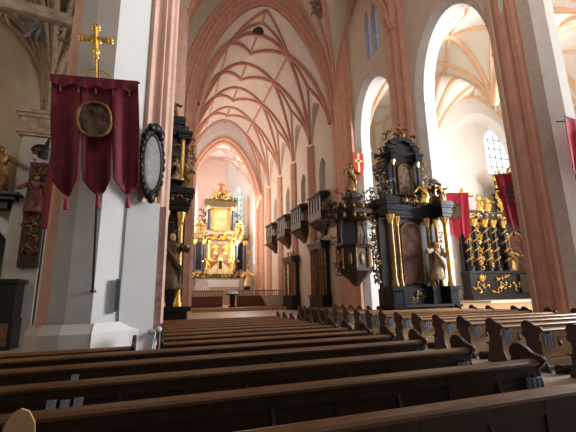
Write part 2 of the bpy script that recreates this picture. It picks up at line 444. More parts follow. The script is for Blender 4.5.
cv = Vault(CX, 6.3, 28.2, 53.0, 15.8, 28.6, bays, 21.0, 1.7, .55)
cv.surface('ceiling_chancel', VAULT, 64, 110)
b = MB()
nb_ = len(bays)
def at(v): 
    v = max(0, min(nb_-1, v)); k = min(int(v), nb_-2); return bays[k]+(bays[k+1]-bays[k])*(v-k)
for k in range(-1, nb_-1):
    if k >= 0: cv.rib(b, 0, at(k+.75), 0, at(k+1.4), .12, .20, 8)
    for s_ in (-1, 1):
        N = (s_*.50, at(k+.60))
        if k >= 0:
            cv.rib(b, *N, 0, at(k+.75), .18, .26, 12); cv.rib(b, s_*.985, bays[k], *N, .19, .26)
            if k+1 < nb_: cv.rib(b, s_*.985, bays[k+1], *N, .19, .26)
            if k+1.4 <= nb_-1: cv.rib(b, *N, 0, at(k+1.4), .17, .25, 12)
            cv.rib(b, s_*.985, bays[k], s_*.80, at(k+.5), .12, .2, 12); cv.rib(b, s_*.985, bays[k+1], s_*.80, at(k+.5), .12, .2, 12)
            cv.rib(b, s_*.80, at(k+.5), *N, .12, .2, 10)
        if k+2 < nb_ and k >= 0: cv.rib(b, *N, s_*.50, at(k+1.60), .11, .18)
cv.rib(b, -.5, at(.6), 0, at(.05), .13, .22); cv.rib(b, .5, at(.6), 0, at(.05), .13, .22); cv.rib(b, 0, at(.05), 0, at(.4), .12, .2, 8)
cv.rib(b, -.5, at(.6), 0, at(.4), .13, .22); cv.rib(b, .5, at(.6), 0, at(.4), .13, .22)
b.build(trim(), PINKD, kind='structure')
hp = cv.pt(-.04, 31.6)
b = MB(); b.lathe(0, 0, [(0.55, -.06), (0.62, 0), (0.62, .1), (0.3, .12)], 20); 
o = b.build('ceiling_vent', DARKVOID, smooth=True); o.location = (hp.x+.15, hp.y, hp.z-.08); o.rotation_euler = (math.radians(0), 0, 0)
tag(o, 'small dark round opening in the chancel vault near the big arch', 'vent')

# apse
A2 = (2.35, 14.45, 0, 14.5, 26.2, 1.7, .55)
mp2 = mapper('x', 53.0, 1)
wall_with_arches('wall_apse_arch', WHITE, mp2, 1.8, 14.8, 0, 30, [A2])
b = MB(); ring(b, mp2, A2, [(0,0), (.0,-.25), (.35,-.25), (.45,.0), (.85,.1), (1.0,.6)]); b.build(trim(), PINK, kind='structure')
ap = [(2.1, 53.2), (3.0, 58.5), (6.2, 62.0), (10.4, 62.0), (13.6, 58.5), (14.5, 53.2)]
apse_w = []
for k, (p0, p1) in enumerate(zip(ap, ap[1:])):
    L = math.dist(p0, p1); dx, dy = (p1[0]-p0[0])/L, (p1[1]-p0[1])/L
    mpw = (lambda p0, dx, dy: lambda u,d,z: (p0[0]+dx*u-dy*d, p0[1]+dy*u+dx*d, z))(p0, dx, dy)
    op = (L/2-1.0, L/2+1.0, 6.5, 18.0, 20.6)
    wall_with_arches('wall_apse_%d' % (k+1), mat('apse rose plaster', (.80, .60, .52), .85, var=.05) if k in (1, 2) else WHITE, mpw, 0, L, 0, 27, [op] if k != 2 else [])  # right-hand walls white instead of rose, carrying the window glow in the colour
    if k != 2:
        b = MB(); ring(b, mpw, op, [(0,0), (.15,.5)], sill=True)
        f = b.build('window_%d' % (3+k), WHITE, kind='structure')
        pts = arch_pts(op[0]+.13, op[1]-.13, op[3], op[4]-.15, 20, op[2])
        MB().add([mpw(u,.5,z) for u,z in pts], [tuple(range(len(pts)))]).build('pane', GLASS if k != 3 else GLASSG, f)
        l = MB()
        for z in range(7, 20): 
            A = mpw(op[0]+.1,.45,z); B = mpw(op[1]-.1,.45,z); l.tube([A, B], .05, 4)
        for u in (L/2-.35, L/2+.35): l.tube([mpw(u,.45,6.5), mpw(u,.45,19.6)], .07, 4)
        l.build('leading', LEAD, f)
    if k: 
        MB().lathe(p0[0], p0[1], [(.32, 0), (.32, 18)], 10).build(trim(), PINKL, kind='structure', smooth=True)
av = Vault(CX, 6.2, 53.2, 62.1, 17.5, 26.0, [53.2, 57.6, 62.1], 22.5)
av.surface('ceiling_apse', WHITE, 40, 36)
b = MB()
for s in (-1, 1):
    for y in (53.3, 57.6, 62): 
        for y2 in (53.3, 57.6, 62):
            av.rib(b, s*.98, y, 0, y2, .13, .2)
b.build(trim(), PINKL, kind='structure')

# nave vault
nb = [0.5, 9.9, 18.3, 27.4]
nv = Vault(7.3, 7.55, 0.5, 27.5, 18.6, 31.8, nb, 27.0)
nv.surface('ceiling_nave', PLASTER, 60, 90)
b = MB()
for k, y in enumerate(nb):
    for s in (-1, 1):
        for j in (k-1, k+1):
            if 0 <= j < len(nb):
                nv.rib(b, s*.985, y, 0, nb[j], .15, .28, 26)
                nv.rib(b, s*.985, y, 0, (y+nb[j])/2, .15, .28, 26)
                nv.rib(b, s*.985, y, s*.985, (y*.5+nb[j]*.5), .20, .28, 20)
                nv.rib(b, s*.985, y, s*.5, (y*.45+nb[j]*.55), .13, .28, 20)
b.build(trim(), PINK, kind='structure')
def rosette(name, m, c, nrm, R_, n, petals, label):
    nrm = Vector(nrm).normalized(); q = nrm.to_track_quat('Z', 'Y'); b = MB(); c = Vector(c)
    for k in range(n):
        a = 2*PI*k/n + .3
        L = R_*(1 if k % 2 else .7)
        pts = [q @ Vector((math.cos(a+.25*s)*L*s, math.sin(a+.25*s)*L*s, .03)) + c for s in (0.15, .4, .65, .85, 1)]
        b.tube(pts, [R_*.05, R_*.10, R_*.12, R_*.09, R_*.02], 5)
    o = b.build(name, m, smooth=True); tag(o, label, 'ceiling painting'); return o
p = nv.pt(.66, 25.2); rosette('painted_rosette', ROSEP, p+Vector((-.15, -.1, -.1)), (-.6, -.35, -.7), 1.0, 11, 5, 'brown painted leaf rosette on the nave vault right of the big arch')

# ------------------------------------------------------------------ south aisle and chapel
AX0, AX1, CXW = NX1+1.35, 23.3, 35.0
MB().add([(AX1,25,0),(AX1,34,0),(AX1,34,22),(AX1,25,22)], [(0,1,2,3)]).build('wall_aisle_outer', AISLEP, kind='structure')
MB().add([(AX0,34,0),(AX1,34,0),(AX1,34,22),(AX0,34,22)], [(0,1,2,3)]).build('wall_aisle_east', AISLEP, kind='structure')
MB().add([(AX0,28.2,0),(AX0,34,0),(AX0,34,22),(AX0,28.2,22)], [(0,1,2,3)]).build('wall_aisle_inner', AISLEP, kind='structure')
mpe = mapper('x', 25.0, 1)
rec = (24.9, 34.6, 0, 12.5, 19.2, 2.0, .5)
wall_with_arches('wall_chapel_east', AISLEP, mpe, AX1, CXW, 0, 23, [rec])
b = MB(); ring(b, mpe, rec, [(0,0), (.1,.1), (.5,.8)]); b.build(trim(), WHITE, kind='structure')
win = (30.6, 34.2, 13.2, 16.6, 18.4, 2.0, .5)
mpe2 = mapper('x', 25.8, 1)
wall_with_arches('wall_chapel_recess', AISLEP, mpe2, AX1, CXW, 0, 21, [win])
b = MB(); ring(b, mpe2, win, [(0,0), (.2,.5)], sill=True); f = b.build('window_8', WHITE, kind='structure')
pts = arch_pts(30.8, 34.0, 16.6, 18.2, 20, 13.2, 2.0, .5); MB().add([(u,26.3,z) for u,z in pts], [tuple(range(len(pts)))]).build('pane', GLASS, f)
l = MB()
for u in (31.6, 32.4, 33.2): l.box(u-.05, u+.05, 26.2, 26.28, 13.2, 18)
for z in (14.2, 15.2, 16.2, 17.2): l.box(30.8, 34, 26.2, 26.28, z-.05, z+.05)
l.build('glazing_bars', LEAD, f)
# chapel south wall with three tall windows, well outside the frame, that bring the daylight
mps = mapper('y', CXW, 1)
wins = [(2.0, 6.0, 4, 11, 14), (8.5, 12.5, 4, 11, 14), (15.5, 19.5, 4, 11, 14)]
wall_with_arches('wall_chapel_south', AISLEP, mps, -4, 25.8, 0, 23, wins)
for k, op in enumerate(wins):
    b = MB(); ring(b, mps, op, [(0,0), (.2,.5)], sill=True); f = b.build('window_%d' % (9+k), WHITE, kind='structure')
    pts = arch_pts(op[0]+.2, op[1]-.2, op[3], op[4]-.2, 20, op[2]); MB().add([(CXW+.5,u,z) for u,z in pts], [tuple(range(len(pts)))]).build('pane', GLASS, f)
# slender outer pier shaft at the chapel corner
MB().lathe(AX1, 24.9, [(.62, 0), (.62, .5), (.42, .7), (.40, 14.5)], 12).build(trim(), mat('warm stone shaft', (0.72, 0.55, 0.42), .8, var=.05), kind='structure', smooth=True)
sv = Vault((AX0+AX1)/2, (AX1-AX0)/2, -2, 34, 14.6, 20.6, [-2, 2, 10.2, 18.3, 25.0, 34], 19.9, 1.7, .55)
sv.surface('ceiling_aisle', AISLEP, 40, 110)
cv2 = Vault((AX1+CXW)/2, (CXW-AX1)/2, -2, 25.0, 14.6, 21.0, [-2, 2, 10.2, 18.3, 25.0], 19.9, 1.7, .55)
cv2.surface('ceiling_chapel', AISLEP, 44, 84)
b = MB()
for V in (sv, cv2):
    B = V.bays
    for k, y in enumerate(B):
        for s in (-1, 1):
            for j in (k-1, k+1):
                if 0 <= j < len(B):
                    V.rib(b, s*.985, y, 0, (y+B[j])/2, .17, .16)
                    V.rib(b, s*.985, y, s*.45, y*.35+B[j]*.65, .15, .16)
                    V.rib(b, s*.45, y*.35+B[j]*.65, 0, B[j], .13, .14)
                    V.rib(b, s*.985, y, s*.985, (y+B[j])/2, .16, .16)
        V.rib(b, -.985, y, .985, y, .2, .2, 30)
b.build(trim(), PEACH, kind='structure')
# raised wooden floor of the chapel
MB().box(17.0, 34.9, 13.5, 24.9, 0, .74).build('floor_chapel', LIGHTWOOD, kind='structure')
MB().box(24.0, 33.2, 21.6, 24.9, .745, .92).build('floor_altar_step', mat('pale stone step', (0.62, 0.52, 0.42), .6), kind='structure')

# ------------------------------------------------------------------ north aisle
mpn = mapper('x', 17.0, 1)
nop = (-9.5, -5.2, 0, 3.0, 5.3, 2.0, .5)
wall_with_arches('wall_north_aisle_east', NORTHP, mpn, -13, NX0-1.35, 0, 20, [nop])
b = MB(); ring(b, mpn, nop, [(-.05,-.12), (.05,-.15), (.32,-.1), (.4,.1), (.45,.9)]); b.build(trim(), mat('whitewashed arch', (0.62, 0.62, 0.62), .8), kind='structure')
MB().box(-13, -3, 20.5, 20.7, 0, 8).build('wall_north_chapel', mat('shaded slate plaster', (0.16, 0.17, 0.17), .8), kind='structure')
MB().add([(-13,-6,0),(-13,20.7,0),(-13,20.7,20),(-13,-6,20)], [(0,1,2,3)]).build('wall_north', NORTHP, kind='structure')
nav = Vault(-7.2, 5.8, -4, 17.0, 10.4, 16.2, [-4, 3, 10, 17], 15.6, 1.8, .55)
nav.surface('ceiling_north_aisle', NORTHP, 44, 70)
b = MB()
# pilaster with capital from which the painted ribs fan out
b2 = MB(); b2.box(-5.75, -4.45, 16.5, 17.0, 0, 8.3, .12); b2.build(trim(), GREYP, kind='structure')
b2 = MB()
for w, z0, z1 in ((.05, 8.3, 8.4), (.12, 8.4, 8.5), (.03, 8.5, 9.1), (.12, 9.1, 9.25), (.2, 9.25, 9.4)): b2.box(-5.75-w, -4.45+w, 16.4-w, 17.0, z0, z1)
b2.build(trim(), mat('capital stone', (0.38, 0.27, 0.19), .8, var=.4, scale=4), kind='structure')
for (dx, dy, R_, H_) in ((-3.6, -1.5, 0, 5.6), (-2.6, -3.5, 0, 6.2), (-4.6, -.4, 0, 4.8), (-1.2, -4.5, 0, 6.3), (1.6, -2.5, 0, 6.0), (2.4, -1.3, 0, 4.6), (.5, -4.5, 0, 6.2)):
    for q in (0, .34):
        pts = [Vector((-5.1+dx*(1-math.cos(a))*.95+q*.6, 16.6+dy*(1-math.cos(a))-q*.3, 9.4+H_*math.sin(a))) for a in [PI/2*i/14 for i in range(15)]]
        sweep(b, pts, .11, .15, Vector((-7.5, 10, 6)))
b.build(trim(), OCHRE, kind='structure')
b = MB()
pts = [Vector((-9.6+9*i/20, 12.4, 10.2+1.0*math.sin(PI*i/20))) for i in range(21)]
for q in (0, .35, .7): sweep(b, [p+Vector((0, q, q*.5)) for p in pts], .13, .2, Vector((-5, 12, 3)))
b.build(trim(), mat('painted arch band', (0.36, 0.29, 0.22), .85, var=.4, scale=3), kind='structure')
rosette('painted_eagle', EAGLE, (-5.25, 15.7, 13.0), (.1, -.9, -.4), 1.0, 13, 5, 'grey painted spread eagle ornament on the north aisle vault above the crimson banner')
o = rosette('painted_scroll', OCHRE, (-6.6, 15.6, 13.3), (.1, -.9, -.4), .6, 7, 5, 'small brown painted scroll on the vault left of the grey eagle')

# ------------------------------------------------------------------ statue builder
def statue(name, label, loc, H, rz=0, robe=GOLD, skin=GOLD, arms=((.35, -.25, .62), (-.30, -.30, .55)), wings=False, staff=False, group=None, bend=0.06, cat='statue'):
    """loc = feet; H = height; faces local -y"""
    t = thing(name, label, cat, loc, rz, group)
    b = MB()
    pr = [(.19,0),(.21,.04),(.185,.15),(.155,.32),(.125,.48),(.10,.58),(.125,.66),(.15,.74),(.14,.80),(.07,.835),(.045,.85)]
    k = len(b.v); b.lathe(0, 0, [(r*H, z*H) for r, z in pr], 18, 1.0, .72, fold=.10, nf=6, ph=H*7)
    b.v = [(x+bend*H*math.sin(PI*z/H*1.1), y, z) for x, y, z in b.v]
    sh = bend*H*math.sin(PI*.78*1.1)
    for s, (ax, ay, az) in zip((1, -1), arms):
        s0 = Vector((sh+s*.13*H, 0, .77*H)); h = Vector((ax*H if s > 0 else ax*H, ay*H, az*H)); e = (s0+h)/2+Vector((s*.07*H, .0, -.07*H))
        b.tube([s0, (s0+e)/2, e, (e+h)/2, h], [.06*H, .06*H, .055*H, .05*H, .035*H], 8)
    b.tube([(sh-.13*H, -.10*H, .72*H), (sh+.0*H, -.15*H, .50*H), (sh+.12*H, -.12*H, .34*H), (sh+.10*H, -.10*H, .12*H)], [.02*H, .045*H, .05*H, .02*H], 6)
    b.build('robed_body', robe, t, smooth=True)
    hb = MB(); hb.ball((sh*.9, -.015*H, .91*H), .062*H, (.85, .95, 1.2), 12, 9); hb.ball((sh*.9, -.075*H, .905*H), .014*H, (1, 1.2, 1.3), 6, 5)
    hb.ball((sh*.9, -.055*H, .865*H), .022*H, (1, 1, 1), 6, 5)
    hb.build('head', skin, t, smooth=True)
    for (ax, ay, az) in arms: MB().ball((ax*H, ay*H, az*H), .032*H, (1, 1, 1.2), 8, 6).build('hand', skin, t, smooth=True)
    h2 = MB(); h2.ball((sh*.9, .012*H, .925*H), .068*H, (.92, .95, 1.1), 10, 7); h2.build('hair', GOLDD if robe is not GOLD else GOLD, t, smooth=True)
    if wings:
        w = MB()
        for s in (-1, 1):
            for q in range(4):
                w.tube([(sh+s*.05*H, .08*H, .7*H), (sh+s*(.22+.04*q)*H, .14*H, (.85-.10*q)*H), (sh+s*(.34+.02*q)*H, .12*H, (.78-.14*q)*H)], [.03*H, .05*H, .01*H], 5)
        w.build('wings', GOLD, t, smooth=True)
    if staff:
        a = arms[0]; MB().tube([(a[0]*H, a[1]*H, .02*H), (a[0]*H, a[1]*H, 1.08*H)], .013*H, 5).build('staff', GOLD, t)
    return t
def leafwork(b, x0, x1, z0, z1, y, n, r=.09, seed=1):
    rnd = random.Random(seed)
    for k in range(n):
        x = rnd.uniform(x0, x1); z = rnd.uniform(z0, z1); a0 = rnd.uniform(0, 6.28); R_ = r*rnd.uniform(.9, 1.8)
        pts = [(x+R_*(1-.7*i/7)*math.cos(a0+i*.62), y-.03-.02*(i % 3), z+R_*(1-.7*i/7)*math.sin(a0+i*.62)) for i in range(8)]
        b.tube(pts, [r*.12, r*.28, r*.36, r*.4, r*.4, r*.36, r*.3, r*.15], 5)
def column(b, cap, x, y, z0, z1, r, twist=0):
    h = z1-z0; pr = [(r*1.5, z0), (r*1.5, z0+.04*h), (r*1.15, z0+.06*h), (r*1.25, z0+.085*h), (r, z0+.10*h)]
    n = 14
    if twist:
        for i in range(30): pr.append((r*(1+.16*math.sin(i*.95)), z0+h*(.10+.76*i/29)))
    else: pr += [(r, z0+.45*h), (r*.87, z0+.87*h)]
    b.lathe(x, y, pr, n)
    cap.lathe(x, y, [(r*.9, z0+.86*h), (r*1.05, z0+.88*h), (r*1.0, z0+.90*h), (r*1.55, z0+.965*h), (r*1.6, z0+h)], n, fold=.1, nf=7)
def col_part(t, x, y, z0, z1, r, m=None, cm=None, twist=0, name='column'):
    a = MB(); c = MB(); column(a, c, x, y, z0, z1, r, twist)
    o = a.build(name, m or GOLDD, t, smooth=True); c.build('capital', cm or GOLD, o, smooth=True); return o
def cornice(b, x0, x1, y0, y1, z0, h, out=.18):
    for k, (o, a, c) in enumerate(((0, 0, .22), (.35, .22, .38), (.2, .38, .58), (.7, .58, .72), (1.0, .72, .9), (.85, .9, 1.0))):
        b.box(x0-out*o, x1+out*o, y0-out*o, y1, z0+h*a, z0+h*c)

# ------------------------------------------------------------------ right altar before the second pier
def big_altar(name, label, loc, rz=0, k=1.0):
    t = thing(name, label, 'altar', loc, rz)
    # local: centre x=0, back y=0, front negative; heights in metres
    p = MB(); p.box(-2.1, 2.1, -.55, 0, 0, 1.9)
    for s in (-1, 1):
        p.box(s*1.8-.38, s*1.8+.38, -1.45, -.4, 0, .35); p.box(s*1.8-.30, s*1.8+.30, -1.36, -.4, .35, .9); p.box(s*1.8-.36, s*1.8+.36, -1.42, -.4, .9, 1.05)
        p.box(s*1.8-.27, s*1.8+.27, -1.33, -.4, 1.05, 1.8); p.box(s*1.8-.38, s*1.8+.38, -1.45, -.4, 1.8, 2.0)
        p.box(s*.95-.24, s*.95+.24, -.95, -.3, .9, 2.0)
    p.build('plinth', BLACKB, t)
    m = MB(); m.box(-1.3, 1.3, -1.3, -.5, 0, .95); m.box(-1.42, 1.42, -1.42, -.5, .95, 1.07); m.build('altar_table', BROWN, t)
    w = MB(); w.box(-2.0, 2.0, -.35, 0, 1.9, 6.6); w.box(-1.35, 1.35, -.3, 0, 6.6, 9.6)
    w.ext([(-1.0, 9.6), (1.0, 9.6), (.8, 10.1), (.45, 10.45), (0, 10.55), (-.45, 10.45), (-.8, 10.1)], -.3, 0, 'y'); w.build('retable_wall', BLACK, t)
    for s in (-1, 1):
        col_part(t, s*1.8, -1.15, 2.0, 5.8, .13, GOLD if s > 0 else GOLDD); col_part(t, s*1.02, -.62, 2.0, 5.8, .10)  # left front column in duller gold, its dimness put into the colour
        if s > 0: col_part(t, s*1.7, -.55, 2.0, 5.8, .10)
        col_part(t, s*.85, -.5, 7.1, 9.2, .09, BLACKB)
    e = MB(); cornice(e, -2.1, 2.1, -.5, 0, 5.8, .75, .14)
    for s in (-1, 1): cornice(e, s*1.8-.3, s*1.8+.3, -1.4, 0, 5.8, .9, .13); pass
    e.build('entablature', BLACKB, t); e = MB(); cornice(e, -1.1, 1.1, -.4, 0, 9.25, .4, .12)
    for s in (-1, 1): cornice(e, s*.85-.2, s*.85+.2, -.7, 0, 9.2, .5, .1)
    for i in range(9):
        a = PI*i/8; 
        x = -.95*math.cos(a); z = 9.65+.95*math.sin(a); e.box(x-.2, x+.2, -.5, 0, z-.1, z+.14)
    e.build('arched_gable', BLACKB, t)
    def framed(x0, x1, z0, zs, za, y, m, gm, wd):
        fr = MB(); mpz = lambda u,d,z: (u, y+d, z)
        ring(fr, mpz, (x0-wd, x1+wd, z0-wd, zs, za+wd, 2.0, .5), [(0, .05), (.0, -.06), (wd*.5, -.1), (wd, -.05), (wd, .05)], sill=True)
        fo = fr.build('picture_frame', gm, t)
        pts = arch_pts(x0, x1, zs, za, 16, z0, 2.0, .5); MB().add([(u, y-.01, z) for u, z in pts], [tuple(range(len(pts)))]).build('painting', m, t)
    framed(-.62, .62, 2.2, 4.9, 5.5, -.40, PAINTR, GOLDD, .10)
    framed(-.42, .42, 7.2, 8.6, 9.0, -.34, PAINT, GOLDD, .08)
    g = MB()
    leafwork(g, -.9, .9, 6.6, 7.0, -.75, 14, .12, 3); leafwork(g, -1.9, -1.5, 6.7, 7.6, -.7, 12, .15, 4); leafwork(g, 1.3, 2.0, 6.7, 7.7, -.7, 16, .16, 5)
    leafwork(g, -.7, .7, 10.2, 10.6, -.2, 12, .13, 6); leafwork(g, -2.35, -2.1, 2.0, 6.2, -.25, 16, .12, 7); leafwork(g, 2.1, 2.3, 2.5, 6.0, -.25, 12, .13, 8)
    leafwork(g, -.6, .6, 1.2, 1.8, -.6, 8, .11, 9); leafwork(g, -1.5, -1.2, 7.6, 9.5, -.2, 18, .15, 10); leafwork(g, 1.2, 1.5, 7.6, 9.3, -.2, 14, .14, 11)
    g.build('gilded_leafwork', GOLDD, t, smooth=True, kind='stuff')
    d = MB(); leafwork(d, -1.2, 1.2, 9.9, 11.0, -.2, 26, .15, 23); leafwork(d, 1.2, 2.2, 6.9, 8.0, -.8, 22, .16, 24); leafwork(d, -2.2, -1.2, 6.8, 8.2, -.8, 22, .16, 25); leafwork(d, -2.4, -2.1, 2.0, 7.4, -.2, 40, .13, 21); leafwork(d, -1.9, -1.3, 7.0, 10.0, -.15, 26, .17, 22); d.build('carved_side_scrolls', BROWN, t, smooth=True, kind='stuff')
    return t
AL = (13.15, 17.0, 0)
big_altar('side_altar', 'tall black and gold side altar before the second right pillar', AL)
statue('gilded_saint', 'gold crowning figure on top of the tall black altar at right', (AL[0], 16.75, 10.55), 1.15, 0, GOLDD, GOLDD)
statue('saint_statue', 'pale robed saint statue standing between columns of the tall black altar', (AL[0]+1.2, 16.15, 2.35), 2.1, 0, WROBE, SKIN, arms=((.22, -.15, .55), (-.52, -.3, .75)))
statue('gilded_angel', 'gold seated angel above the cornice of the tall black altar', (AL[0]+.75, 16.2, 6.62), 1.3, -.5, GOLD, SKIN, arms=((.30, -.25, .7), (-.35, -.1, .5)), bend=.12)
statue('gilded_angel', 'gold winged angel on the right wing cornice of the tall black altar', (AL[0]+1.9, 16.0, 6.75), 1.15, .4, GOLDD, GOLDD, arms=((.35, -.2, .75), (-.32, -.1, .6)), wings=True)
# ------------------------------------------------------------------ left altar behind the near left pier
def left_altar():
    t = thing('side_altar', 'dark side altar with gold columns behind the left pillar', 'altar', (-.3, 16.95, 0))
    p = MB(); p.box(-1.8, 1.65, -.9, 0, 0, .5); p.box(-1.6, 1.4, -.8, 0, .5, 1.1); p.box(-1.75, 1.55, -.9, 0, 1.1, 1.3)
    p.box(.85, 1.75, -1.3, -.4, 0, .35); p.box(.0, .5, -1.1, -.3, 0, 1.3); p.box(-.85, -.4, -1.1, -.3, 0, 1.3)
    p.build('plinth', BLACK, t)
    w = MB(); w.box(-1.6, 1.2, -.35, 0, 1.3, 9.7); w.build('retable_wall', BLACKB, t)
    for x, y, z0, z1, r in ((.3, -.75, 1.3, 5.4, .16), (1.0, -.55, 1.3, 5.4, .13), (-.62, -.75, 1.3, 5.4, .17), (-1.4, -.55, 1.3, 5.4, .13), (.95, -.5, 6.9, 9.2, .1)):
        col_part(t, x, y, z0, z1, r, GOLD)
    e = MB(); cornice(e, -1.7, 1.3, -.85, 0, 5.45, 1.0, .22); e.build('entablature', BLACK, t); e = MB(); cornice(e, -1.3, .9, -.6, 0, 9.1, .9, .12); cornice(e, .75, 1.25, -.75, 0, 8.9, .35, .1); e.build('upper_cornice', BLACK, t)
    g = MB(); leafwork(g, -.3, 1.2, 6.6, 8.9, -.4, 44, .11, 31); leafwork(g, -1.5, 1.3, 5.8, 6.1, -.95, 22, .1, 32); leafwork(g, 1.15, 1.5, 6.5, 9.3, -.3, 14, .13, 33)
    leafwork(g, .5, .9, 1.6, 5.2, -.4, 14, .12, 34)
    g.build('gilded_leafwork', GOLDD, t, smooth=True, kind='stuff')
left_altar()
statue('gilded_saint', 'small gold figure standing on top of the left altar', (.1, 16.95, 10.02), 1.2, 0, GOLDD, GOLDD)
statue('saint_statue', 'painted saint statue holding a palm in the left altar', (.36, 16.2, 2.0), 2.45, .3, ROBE, SKIN, arms=((.22, -.2, .74), (-.18, -.22, .6)), bend=.03)
statue('gilded_saint', 'gold kneeling figure in the upper storey of the left altar', (-.25, 16.6, 6.5), 1.6, .5, GOLD, SKIN, arms=((.5, -.1, .85), (-.2, -.25, .6)), bend=.14)
statue('gilded_saint', 'gold figure at the right edge of the left altar cornice', (.85, 16.55, 6.5), 1.25, -.2, GOLDD, SKIN)
statue('white_angel', 'pale angel figure leaning out over the left altar cornice', (.35, 16.35, 6.9), 1.0, .5, WROBE, SKIN, arms=((.6, -.2, .95), (-.2, -.3, .6)), bend=.2)

# ------------------------------------------------------------------ white block, oval epitaph on the left pillar
MB().prism([(-.92, 9.93), (-.13, 10.14), (-.13, 10.7), (-.92, 10.7)], 0, 4.22).build('wall_white_block', WHITE, kind='structure')
MB().box(-.12, .04, 10.2, 10.7, 0, 4.15).build(trim(), MARBLE, kind='structure')
t = thing('oval_epitaph', 'oval stone relief in a black carved frame above the white block', 'epitaph', (-.48, 9.98, 5.3), math.radians(58)); t.scale = (.82, .9, .84)
b = MB(); q = 28
for i in range(q):
    pass
fr = MB()
ptsr = [(.52*math.cos(2*PI*i/q), -.10, .98*math.sin(2*PI*i/q)) for i in range(q+1)]
fr.tube(ptsr, .08, 8)
rnd = random.Random(5)
for i in range(26):
    a = 2*PI*i/26; fr.ball((.62*math.cos(a), -.1, 1.1*math.sin(a)), .07+.05*rnd.random(), (1, 1, 1.5), 6, 5)
fr.ball((0, -.2, 1.18), .17, (1.4, .8, 1.0)); fr.ball((-.25, -.2, 1.1), .13, (1.6, .8, 1)); fr.ball((.28, -.2, 1.05), .14, (1.2, .8, 1.5)); fr.ball((0, -.15, -1.15), .14, (1, .8, 1.6))
fr.build('carved_frame', BLACK, t, smooth=True)
st_ = MB(); st_.ball((0, -.08, 0), 1, (.48, .14, .93), 24, 14); st_.build('relief', STONE, t, smooth=True)

# speaker
t = thing('column_speaker', 'slim grey loudspeaker mounted on the white pillar edge', 'speaker', (-.97, 9.84, 1.40))
MB().box(-.07, .07, -.06, .06, 0, .78, .02).build('casing', GREYM, t); MB().box(-.05, .05, -.07, -.055, .05, .73).build('grille', mat('speaker grille', (.12, .13, .13), .6), t)

# ------------------------------------------------------------------ processional banners
def cloth_mesh(w, h, tongues, amp, seed, slit=.42, drop=.36, nu=60, nv_=44):
    """top edge at z=0, hangs to -h; bottom with pointed tongues and slits"""
    rnd = random.Random(seed); ph = [rnd.uniform(0, 6) for _ in range(4)]
    b = MB(); tw = w/tongues
    for k in range(tongues):
        n = nu//tongues; vs = []; fs = []
        for j in range(nv_+1):
            for i in range(n+1):
                s = i/n; x = -w/2+tw*k+tw*s
                tip = h-drop*abs(2*s-1)**1.6*.9
                z = -tip*j/nv_
                v = -z/h
                gap = max(0, (v-slit))*.16*(2*s-1)
                y = amp*math.sin(x*9+ph[0])*(.3+v)+amp*.6*math.sin(x*17+ph[1]+v*2)*v
                vs.append((x-gap*tw, y, z))
        for j in range(nv_):
            for i in range(n):
                q = j*(n+1)+i; fs.append((q, q+1, q+n+2, q+n+1))
        b.add(vs, fs)
    return b
def banner(label, loc, rz, w, h, tongues, m, seed, tilt=0, amp=.04, medal=True, name='processional_banner'):
    t = thing(name, label, 'banner', loc, rz); t.rotation_euler = (0, tilt, rz)
    c = cloth_mesh(w, h, tongues, amp, seed).build('cloth', m, t, smooth=True)
    import bmesh
    bm = bmesh.new(); bm.from_mesh(c.data); bmesh.ops.remove_doubles(bm, verts=bm.verts, dist=.0005); bm.to_mesh(c.data); bm.free()
    md = c.modifiers.new('thickness', 'SOLIDIFY'); md.thickness = .02
    MB().tube([(-w/2-.04, 0, .03), (w/2+.04, 0, .03)], .025, 8).build('crossbar', IRON if medal else BROWN, t)
    tw = w/tongues
    for k in range(tongues):
        x = -w/2+tw*(k+.5)
        ts = MB(); ts.tube([(x, 0, -h), (x, 0, -h-.07)], .01, 5); ts.ball((x, 0, -h-.09), .035, (1, 1, 1), 8, 6); ts.lathe(x, 0, [(.02, -h-.1), (.045, -h-.16), (.06, -h-.33), (.055, -h-.34)], 10, fold=.1, nf=9)
        ts.build('tassel', TASSEL, t, smooth=True)
    return t
bt = banner('crimson velvet processional banner with oval medallion on the left pillar', (-1.78, 9.16, 7.05), 0, 1.93, 2.95, 3, VELVET, 3, tilt=math.radians(-3.5)*-1*-1, amp=.10)
bt.rotation_euler = (0, math.radians(-5.2), 0)
v = MB(); n = 48
vs = []; fs = []
for j in range(7):
    for i in range(n+1):
        s = i/n; x = -.97+1.94*s; d = .20+.10*abs(math.sin(s*PI*4)); z = .02-d*j/6
        vs.append((x, -.11-.03*math.sin(s*40)*j/6, z))
for j in range(6):
    for i in range(n): k = j*(n+1)+i; fs.append((k, k+1, k+n+2, k+n+1))
v.add(vs, fs); v.build('scalloped_valance', VELVET, bt, smooth=True)
for k in range(5):
    x = -.75+.375*k; MB().tube([(x, -.14, -.28), (x, -.14, -.45)], [.008, .022], 6).build('valance_tassel', GOLDD, bt)
med = MB(); pts = []
for i in range(49):
    a = 2*PI*i/48; r = 1-.035*math.cos(4*a); pts.append((-.03+.37*r*math.cos(a), -.17, -1.12+.45*r*math.sin(a)))
med.tube(pts, .035, 8); mo = med.build('medallion_frame', GOLDD, bt, smooth=True)
MB().add([(x*.98, -.15, z) for x, _, z in pts[:-1]], [tuple(range(48))]).build('medallion_painting', PAINT, bt)
MB().tube([(.02, .02, .9), (.0, .19, -.4), (-.02, .20, -2.5), (-.14, .18, -5.15)], .028, 8).build('pole', IRON, bt)
hk = MB(); hk.box(-.18, -.12, .12, .62, -5.2, -5.14); hk.build('pole_bracket', IRON, bt)
cr = MB()
def budded(b, x0, z0, x1, z1):
    b.tube([(x0, 0, z0), (x1, 0, z1)], .065, 8)
budded(cr, 0, .68, 0, 1.48); budded(cr, -.27, 1.16, .27, 1.16)
